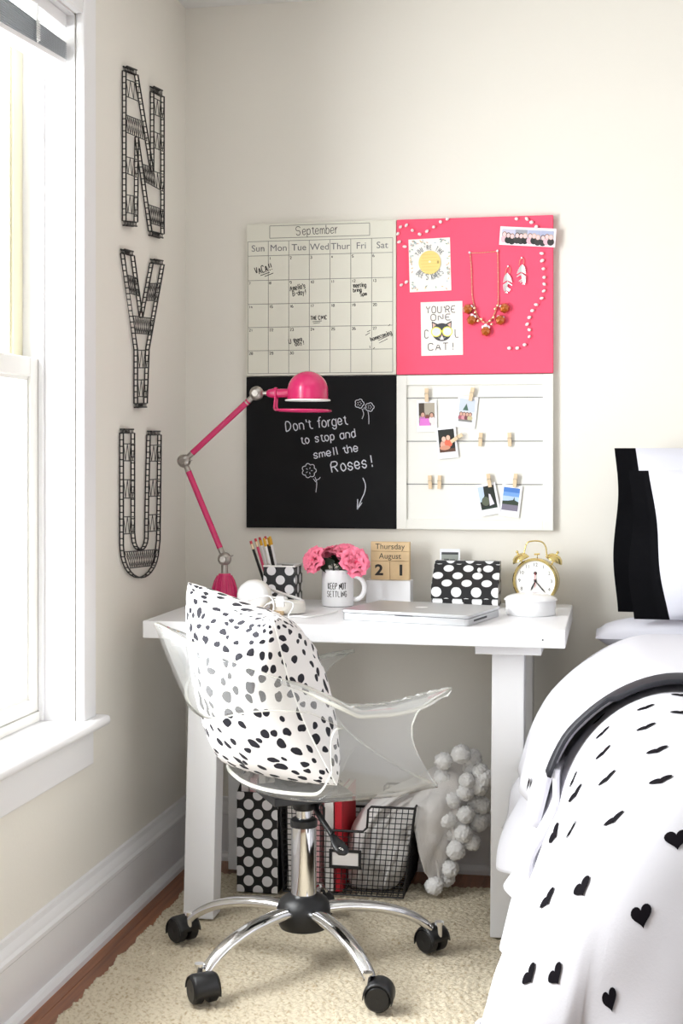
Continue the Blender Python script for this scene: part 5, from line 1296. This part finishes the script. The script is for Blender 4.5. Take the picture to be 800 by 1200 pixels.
for (u, side) in ((0, 'f'), (1, 'f'), (0, 'b'), (1, 'b')): MB().tube([bpt(side, u, zb0), bpt(side, u, zt0)], 0.0026, 6).build('corner_post', M_blackm, bk)
lx0, lx1, lz0, lz1 = ony(386, 1005, -0.32)[0], ony(423.5, 1005, -0.32)[0], ony(405, 1017, -0.32)[2], ony(405, 995, -0.32)[2]
m = MB(); ff = 0.007
for a, b in (((lx0, lz0), (lx1, lz0+ff)), ((lx0, lz1-ff), (lx1, lz1)), ((lx0, lz0+ff), (lx0+ff, lz1-ff)), ((lx1-ff, lz0+ff), (lx1, lz1-ff))): m.box((a[0], -0.3235, a[1]), (b[0], -0.3275, b[1]))
lh = m.build('label_holder', M_blackm, bk, bevel=0.0008); MB().box((lx0+ff*.6, -0.3236, lz0+ff*.6), (lx1-ff*.6, -0.3246, lz1-ff*.6)).build('label_card', M_bookw, lh)
# books standing in the basket
bkx = 0.352
for k, (th, mt, hh, lb) in enumerate(((0.020, M_bookw, 0.225, 'white paperback standing in the wire basket nearest the file'), (0.014, M_bookp, 0.215, 'thin pink book standing in the wire basket'), (0.024, M_bookw, 0.220, 'thick white book in the wire basket'), (0.016, M_bookp, 0.222, 'slim pink book between white books in the basket'), (0.022, M_bookw, 0.226, 'white book standing beside the red one'), (0.017, M_red, 0.232, 'red-covered book standing in the wire basket'))):
    if k == 5: bkx = ony(397, 1000, -0.29)[0]-0.008
    if k == 4: bkx = ony(397, 1000, -0.29)[0]-0.034
    e = empty('book', (bkx+th/2, -0.2, zb0+.003)); tag(e, lb, 'book', 'books in the wire basket')
    z0 = zb0+0.003
    MB().box((bkx+.001, -0.296, z0+.002), (bkx+th-.001, -0.112, z0+hh-.004)).build('pages', M_pages, e)
    m = MB(); m.box((bkx, -0.300, z0), (bkx+.0009, -0.108, z0+hh)); m.box((bkx+th-.0009, -0.300, z0), (bkx+th, -0.108, z0+hh)); m.box((bkx+.0009, -0.300, z0), (bkx+th-.0009, -0.297, z0+hh)); m.build('cover', mt, e)
    bkx += th+0.0025
# pom-pom throw
th_ = empty('throw_blanket', (0.62, -0.2, RZ)); tag(th_, 'white throw with pom-pom edge spilling out of the wire basket', 'blanket')
ol = [(412, 1040), (410, 1000), (414, 965), (428, 943), (452, 928), (484, 915), (512, 898), (535, 888), (550, 897), (556, 925), (549, 955), (538, 978), (527, 1000), (520, 1025), (513, 1040), (508, 1020), (501, 985), (494, 952), (488, 944), (480, 955), (476, 1000), (470, 1040)]
ol = chaikin(ol, 2, True); yc_ = -0.195
O3 = np.array([ony(p[0], p[1], yc_) for p in ol]); cen = np.array([O3[:, 0].mean(), yc_, O3[:, 2].mean()])
rows = []; NS = 30
for k in range(NS+1):
    t = -1+2*k/NS; y = yc_+0.100*t; sc_ = (1-abs(t)**4)**0.5 if abs(t) < 1 else 0.0
    sc_ = max(sc_, 0.03); row = []
    for i, p in enumerate(O3):
        inside = p[0] < 0.645                     # the part within the basket keeps its shape
        kk = 0.25+0.75*sc_
        q = cen+(p-cen)*kk if sc_ < 0.6 else cen+(p-cen)*(0.55+0.45*(sc_-0.6)/0.4+0.25*0)
        row.append((q[0], y, q[2]))
    rows.append(row)
rows = np.array(rows)
# soft folds
ii = np.linspace(0, 2*PI, rows.shape[1], endpoint=False)[None, :]; kk = np.linspace(-1, 1, NS+1)[:, None]
for ax_, am in ((0, .006), (2, .006)): rows[:, :, ax_] += am*np.sin(9*kk*1.6+3*ii)*(1-kk**2)
rows[:, :, 1] += 0.008*np.sin(rows[:, :, 0]*85+rows[:, :, 2]*40)*np.where(kk < 0, 1, -1)*np.abs(kk)
rows[:, :, 2] = np.maximum(rows[:, :, 2], RZ+0.003)
s = MB().grid(rows, wrap=True); s.face([len(ol)-1-i for i in range(len(ol))]); b0 = NS*len(ol); s.face([b0+i for i in range(len(ol))])
s.build('cloth', M_throw, th_, smooth=180)
# fold rolls hanging in front
for pts, r in (([(430, 1035), (440, 995), (458, 955), (485, 935), (500, 950), (508, 990), (514, 1030)], 0.010), ([(450, 1038), (462, 1000), (478, 965), (490, 950)], 0.010), ([(420, 1030), (424, 990), (440, 955), (470, 930), (505, 915), (522, 925), (524, 960), (519, 1000)], 0.012), ([(500, 940), (520, 955), (532, 975), (528, 1000)], 0.012)):
    P = smooth_path([ony(p[0], p[1], -0.285 if p[0] < 478 else (-0.262)) for p in pts], 6); n = len(P)
    MB().tube(P, [r*(0.5+0.5*math.sin(PI*(0.1+0.8*i/(n-1)))) for i in range(n)], 10, flat=[.6]*n).build('fold', M_throw, th_, smooth=180)
def pom_mesh(seed):
    bm = bmesh.new(); bmesh.ops.create_icosphere(bm, subdivisions=4, radius=1.0); rng = random.Random(seed)
    for v in bm.verts:
        n = noise.noise(v.co*4+Vector((seed, 0, 0)))*0.10+rng.uniform(-0.11, 0.13); v.co *= 1+n
    me = bpy.data.meshes.new('pom_pom'); bm.to_mesh(me); bm.free(); me.materials.append(M_pom); me.shade_smooth(); return me
PMS = [pom_mesh(k) for k in range(3)]
inv = parent_inv(th_)
for k, (cx_, cy_) in enumerate(((265, 140), (333, 112), (368, 165), (408, 178), (357, 218), (405, 236), (350, 262), (262, 208), (300, 292), (352, 348), (415, 312), (280, 367), (402, 380), (277, 422), (343, 422), (377, 457), (312, 488), (292, 560), (275, 596), (228, 627), (378, 128), (428, 205), (385, 305), (330, 395), (310, 240))):
    yy_ = -0.275 if k in (0, 1, 4, 6, 8, 9, 11, 14, 16, 19) else (-0.255 if k % 2 else -0.235)
    p = ony(440+cx_/3.333, 850+cy_/3.333, yy_); r = 0.0215*random.uniform(.86, 1.08); p[2] = max(p[2], RZ+r*1.16)
    o = bpy.data.objects.new('pom_pom', PMS[k % 3]); COL.objects.link(o); o.parent = th_
    o.matrix_basis = inv @ Matrix.Translation(Vector(p)) @ Euler((random.uniform(0, 6), random.uniform(0, 6), 0)).to_matrix().to_4x4() @ Matrix.Scale(r, 4)

# ================================================================== BED
XE, YE = 1.165, -1.80
bed = empty('bed', (1.9, -0.98, 0)); tag(bed, 'low bed with white mattress under the heart duvet', 'bed')
MB().box((1.20, -1.78, 0.30), (2.62, -0.06, 0.565)).build('mattress', M_mattress, bed, bevel=0.03)
MB().box((1.22, -1.76, 0.16), (2.60, -0.07, 0.30)).build('bed_base', M_darkwood, bed, bevel=0.004)
for x, y in ((1.27, -1.70), (2.55, -1.70), (1.27, -0.14), (2.55, -0.14)): MB().lathe([(0.022, RZ+0.0005 if x < 1.9 else .0005), (0.030, 0.16)], (x, y, 0), 16).build('bed_leg', M_darkwood, bed, smooth=40)
_A = np.linspace(0, 1.2, 601); _al = np.radians(76)*np.clip(_A/0.30, 0, 1)**0.75
_al = np.where(_A > 0.30, np.radians(76), _al)
_H = np.concatenate([[0], np.cumsum(np.cos(_al))*0.002])[:601]; _V = np.concatenate([[0], np.cumsum(np.sin(_al))*0.002])[:601]
def duv(p, q, lift=0.0, fold=1.0, flare=0.0):
    """flat cloth coordinates (p across from the near long edge, q from the foot edge) -> draped cloth"""
    p = np.asarray(p, float); q = np.asarray(q, float)
    op = np.maximum(-p, 0); oq = np.maximum(-q, 0); r = np.hypot(op, oq); k_ = np.where(r > 0.60, 0.60/np.maximum(r, 1e-6), 1.0); op = op*k_; oq = oq*k_; r = np.hypot(op, oq); rs = np.maximum(r, 1e-6)
    Hh = np.interp(r, _A, _H); Vv = np.interp(r, _A, _V)
    dx = -op/rs; dy = -oq/rs
    sm = lambda t: np.clip(t, 0, 1)**2*(3-2*np.clip(t, 0, 1))
    xe = 1.245-flare*(0.050*sm((q-0.80)/0.22)-0.020*sm((q-1.24)/0.16))
    zt_ = 0.652+0.018*np.sin(p*3.1+0.4)*np.sin(q*2.6)+0.006*np.sin(p*9+q*5)
    x = xe+np.maximum(p, 0)+dx*Hh; y = YE+np.maximum(q, 0)+dy*Hh; z = zt_-Vv
    # hanging folds
    s_ = np.where(op > oq, q*1.0+0, -p*1.0)+np.arctan2(oq, op+1e-6)*0.5
    am = fold*0.030*np.clip((r-0.16)/0.35, 0, 1)
    w = am*(np.sin(s_*17+0.5)+0.5*np.sin(s_*31+1.3))
    x = x+dx*(w+lift*np.clip(r*5, 0, 1)); y = y+dy*(w+lift*np.clip(r*5, 0, 1)); z = z+lift*np.clip(1-r*2, 0.2, 1)
    return np.stack([x, y, z], -1)
dv = empty('duvet', (1.9, -0.98, 0.6)); tag(dv, 'white duvet with black hearts and a folded-back black-edged top', 'duvet')
def sheet_grid(p0, p1, q0, q1, n, m, lift=0.0, fold=1.0):
    Pg, Qg = np.meshgrid(np.linspace(p0, p1, n), np.linspace(q0, q1, m)); return duv(Pg, Qg, lift, fold)
def cloth(name, G, mt, th=0.010):
    o = MB().grid(G).build(name, mt, dv, smooth=180); md = o.modifiers.new('t', 'SOLIDIFY'); md.thickness = th; md.offset = -1; return o
main = cloth('heart_cover', sheet_grid(-0.62, 1.36, -0.62, 1.30, 120, 120), M_bed)
QB = 0.715                                            # where the folded-back edge lies
PB0 = -0.37
def foldgrid(p0, p1, q0, q1, n, m, lift):
    Pg, Qg = np.meshgrid(np.linspace(p0, p1, n), np.linspace(q0, q1, m)); Gd = duv(Pg, Qg, lift, 0.5, 1.0)
    e = np.clip((Qg-QB)/0.05, 0, 1); Gd[:, :, 2] -= (1-e)**2*0.012*(Pg > -0.1); 
    hd_ = np.clip((Qg-1.34)/0.16, 0, 1); Gd[:, :, 2] -= 0.06*hd_**2
    return Gd
top_ = cloth('folded_top', foldgrid(PB0, 1.36, QB+0.055, 1.50, 100, 60, 0.030), M_bed, 0.016)
cloth('black_band', foldgrid(-0.275, 1.36, QB+0.008, QB+0.056, 100, 8, 0.031), M_band, 0.008)
# lower drape of the folded part, bunched below its hem
Pg, Qg = np.meshgrid(np.linspace(-0.53, -0.255, 40), np.linspace(QB+0.012, QB+0.47, 50)); Gd = duv(Pg, Qg, 0.016, 0.4, 1.0)
ph_ = (Qg-QB-.08)/.42; rr_ = np.clip((-Pg-0.255)/.275, 0, 1)
Gd[:, :, 0] += 0.018*np.sin(ph_*15+rr_*3)*rr_+0.012*np.sin(rr_*9+ph_*6); Gd[:, :, 2] += 0.014*np.sin(ph_*9)*rr_+0.02*rr_
drape = cloth('bunched_drape', Gd, M_bed, 0.012)
def drape_heart(px, py, size):
    x_, y_ = proj(Gd); k = np.unravel_index(np.argmin((x_-px)**2+(y_-py)**2), x_.shape); i, j = min(max(k[0], 2), Gd.shape[0]-3), min(max(k[1], 2), Gd.shape[1]-3)
    c = Gd[i, j]; eu = Gd[i+2, j]-Gd[i-2, j]; ev = Gd[i, j+2]-Gd[i, j-2]; eu /= np.linalg.norm(eu); ev -= eu*(ev@eu); ev /= np.linalg.norm(ev); n = np.cross(eu, ev); n = n if n@(CAM-c) > 0 else -n
    m = MB(); ring = []
    for q_ in range(28):
        t = 2*PI*q_/28; x = 16*math.sin(t)**3; y = 13*math.cos(t)-5*math.cos(2*t)-2*math.cos(3*t)-math.cos(4*t)+2; ring.append(m.vert(c+eu*(x/32*size)+ev*(y/32*size)+n*0.004))
    cc = m.vert(c+n*0.005)
    for q_ in range(28): m.face([ring[q_], ring[(q_+1) % 28], cc])
    m.build('heart', M_heart, drape)
drape_heart(648, 932, 0.036); drape_heart(622, 920, 0.030)
# printed hearts, each wrapped on the cloth where the photograph shows it
gp, gq = np.meshgrid(np.linspace(-0.60, 1.0, 500), np.linspace(-0.60, 1.0, 500)); GP = duv(gp, gq); gx, gy = proj(GP)
eps = 0.004; Nn = np.cross(duv(gp+eps, gq)-GP, duv(gp, gq+eps)-GP); vis = np.einsum('ijk,ijk->ij', Nn, CAM-GP)
depth = (GP-CAM)@FW
def heart(px, py, size=0.033, rot=0.0, pq=None):
    d2 = (gx-px)**2+(gy-py)**2+np.where(vis > 0, 0, 1e6); near = d2 < d2.min()+6
    k = np.argmin(np.where(near, depth, 1e9)); p0, q0 = (gp.flat[k], gq.flat[k]) if pq is None else pq
    m = MB(); ring = []
    for i in range(28):
        t = 2*PI*i/28; x = 16*math.sin(t)**3; y = 13*math.cos(t)-5*math.cos(2*t)-2*math.cos(3*t)-math.cos(4*t)+2; ring.append((x/32*size, y/32*size))
    def at(a, b):
        a, b = a*math.cos(rot)-b*math.sin(rot), a*math.sin(rot)+b*math.cos(rot)
        c = duv(p0+a, q0+b); n = np.cross(duv(p0+a+eps, q0+b)-c, duv(p0+a, q0+b+eps)-c); n /= np.linalg.norm(n); return c+n*0.0016
    rings = [[m.vert(at(a*f, b*f)) for a, b in ring] for f in (1.0, .66, .33)]; c = m.vert(at(0, 0))
    for A_, B_ in zip(rings, rings[1:]):
        for i in range(28): m.face([A_[i], A_[(i+1) % 28], B_[(i+1) % 28], B_[i]])
    for i in range(28): m.face([rings[-1][i], rings[-1][(i+1) % 28], c])
    m.build('heart', M_heart, main, smooth=180)
for h_ in ((699, 823), (701.5, 841), (704, 858), (705, 881), (710, 911), (718.6, 959), (744, 811), (754.6, 828), (756, 850.5), (768.5, 878), (773.7, 913), (791, 796), (798, 813), (797, 833), (793, 985), (670, 913), (672, 930), (667, 973), (648, 978.5), (680, 1041), (750, 1074), (713, 1173), (619, 1145), (650, 1144), (640, 1053)): heart(*h_)

# the print goes on over the rest of the cover
for iq in range(12):
    for ip in range(9):
        p_, q_ = 0.10+0.15*ip+(0.075 if iq % 2 else 0), -0.46+0.10*iq
        X_, Y_ = proj(duv(p_, q_))
        if p_ < 1.30 and (X_ > 812 or Y_ > 1212): heart(0, 0, pq=(p_, q_))

# pillows standing at the head
def standing_pillow(x0, w, yc0, zb, h, th, lean, label, yaw=0.0, bandw=0.075, grow=0.0):
    e = empty('bed_pillow', (x0+w/2, yc0, zb)); tag(e, label, 'pillow', 'pillows at the head of the bed')
    Mx_ = Matrix.Translation((x0, yc0, zb)) @ Matrix.Rotation(yaw, 4, 'Z') @ Matrix.Rotation(-lean, 4, 'X')
    n = 36
    def pos(u, v, sd):      # u 0..1 along x, v 0..1 up
        uu = -1+2*max(0, (u*w-bandw*0.7))/(w-bandw*.7); vv = -1+2*v
        b = ((1-min(1, abs(uu))**2.2)*(1-abs(vv)**2.4)); t = 0.5*th*max(b, 0)**0.55
        if u*w < bandw*1.6: t = max(t, 0.010*(1-abs(vv)**6))
        wv = 0.012*math.sin(v*6.5+x0*9)*max(0, 1-u*w/0.16)+0.006*math.sin(v*14)*max(0, 1-u*w/0.13)
        dxx = 0.006*math.sin(v*8+2)*max(0, 1-u*w/0.12)+grow*(1-v)*min(1, u*w/bandw)*max(0, 1-max(0, u*w-bandw)/0.3)
        return Mx_ @ Vector((u*w+dxx, -sd*t+wv, v*h-0.02*math.sin(PI*u)*0))
    ub = bandw/w
    for nm, us_, mt in (('black_hem', np.linspace(0, ub, 9), M_blackcloth), ('pillowcase', np.concatenate([np.linspace(ub, 1, n)]), M_pilcase)):
        s = MB()
        for sd in (1, -1): s.grid([[pos(u, v, sd) for u in us_] for v in np.linspace(0, 1, n)][::sd])
        if nm == 'black_hem':
            s.grid([[pos(0, v, 1), pos(0, v, -1)] for v in np.linspace(0, 1, n)])
        s.build(nm, mt, e, smooth=180)
standing_pillow(1.142, 0.66, -0.105, 0.695, 0.405, 0.15, -0.02, 'bed pillow with black hem, standing against the wall behind the other', 0.0, 0.05, 0.03)
standing_pillow(1.180, 0.66, -0.275, 0.699, 0.352, 0.17, -0.14, 'bed pillow with wavy black hem leaning in front of its twin', -0.10, 0.044, 0.040)
# flat pillow underneath
s = MB(); n = 30
for sd in (1, -1):
    s.grid([[(1.095+0.70*(u+1)/2*(1-.03*(1-v*v)), -0.195+0.100*v*(1-.05*(1-u*u)), 0.650+sd*0.046*((1-u**4)*(1-v**4))**0.6) for u in np.linspace(-1, 1, n)] for v in np.linspace(-1, 1, n)][::sd])
o = s.build('bed_pillow', M_pilcase, smooth=180); tag(o, 'plain white pillow lying flat under the black-hemmed pillows', 'pillow', 'pillows at the head of the bed')
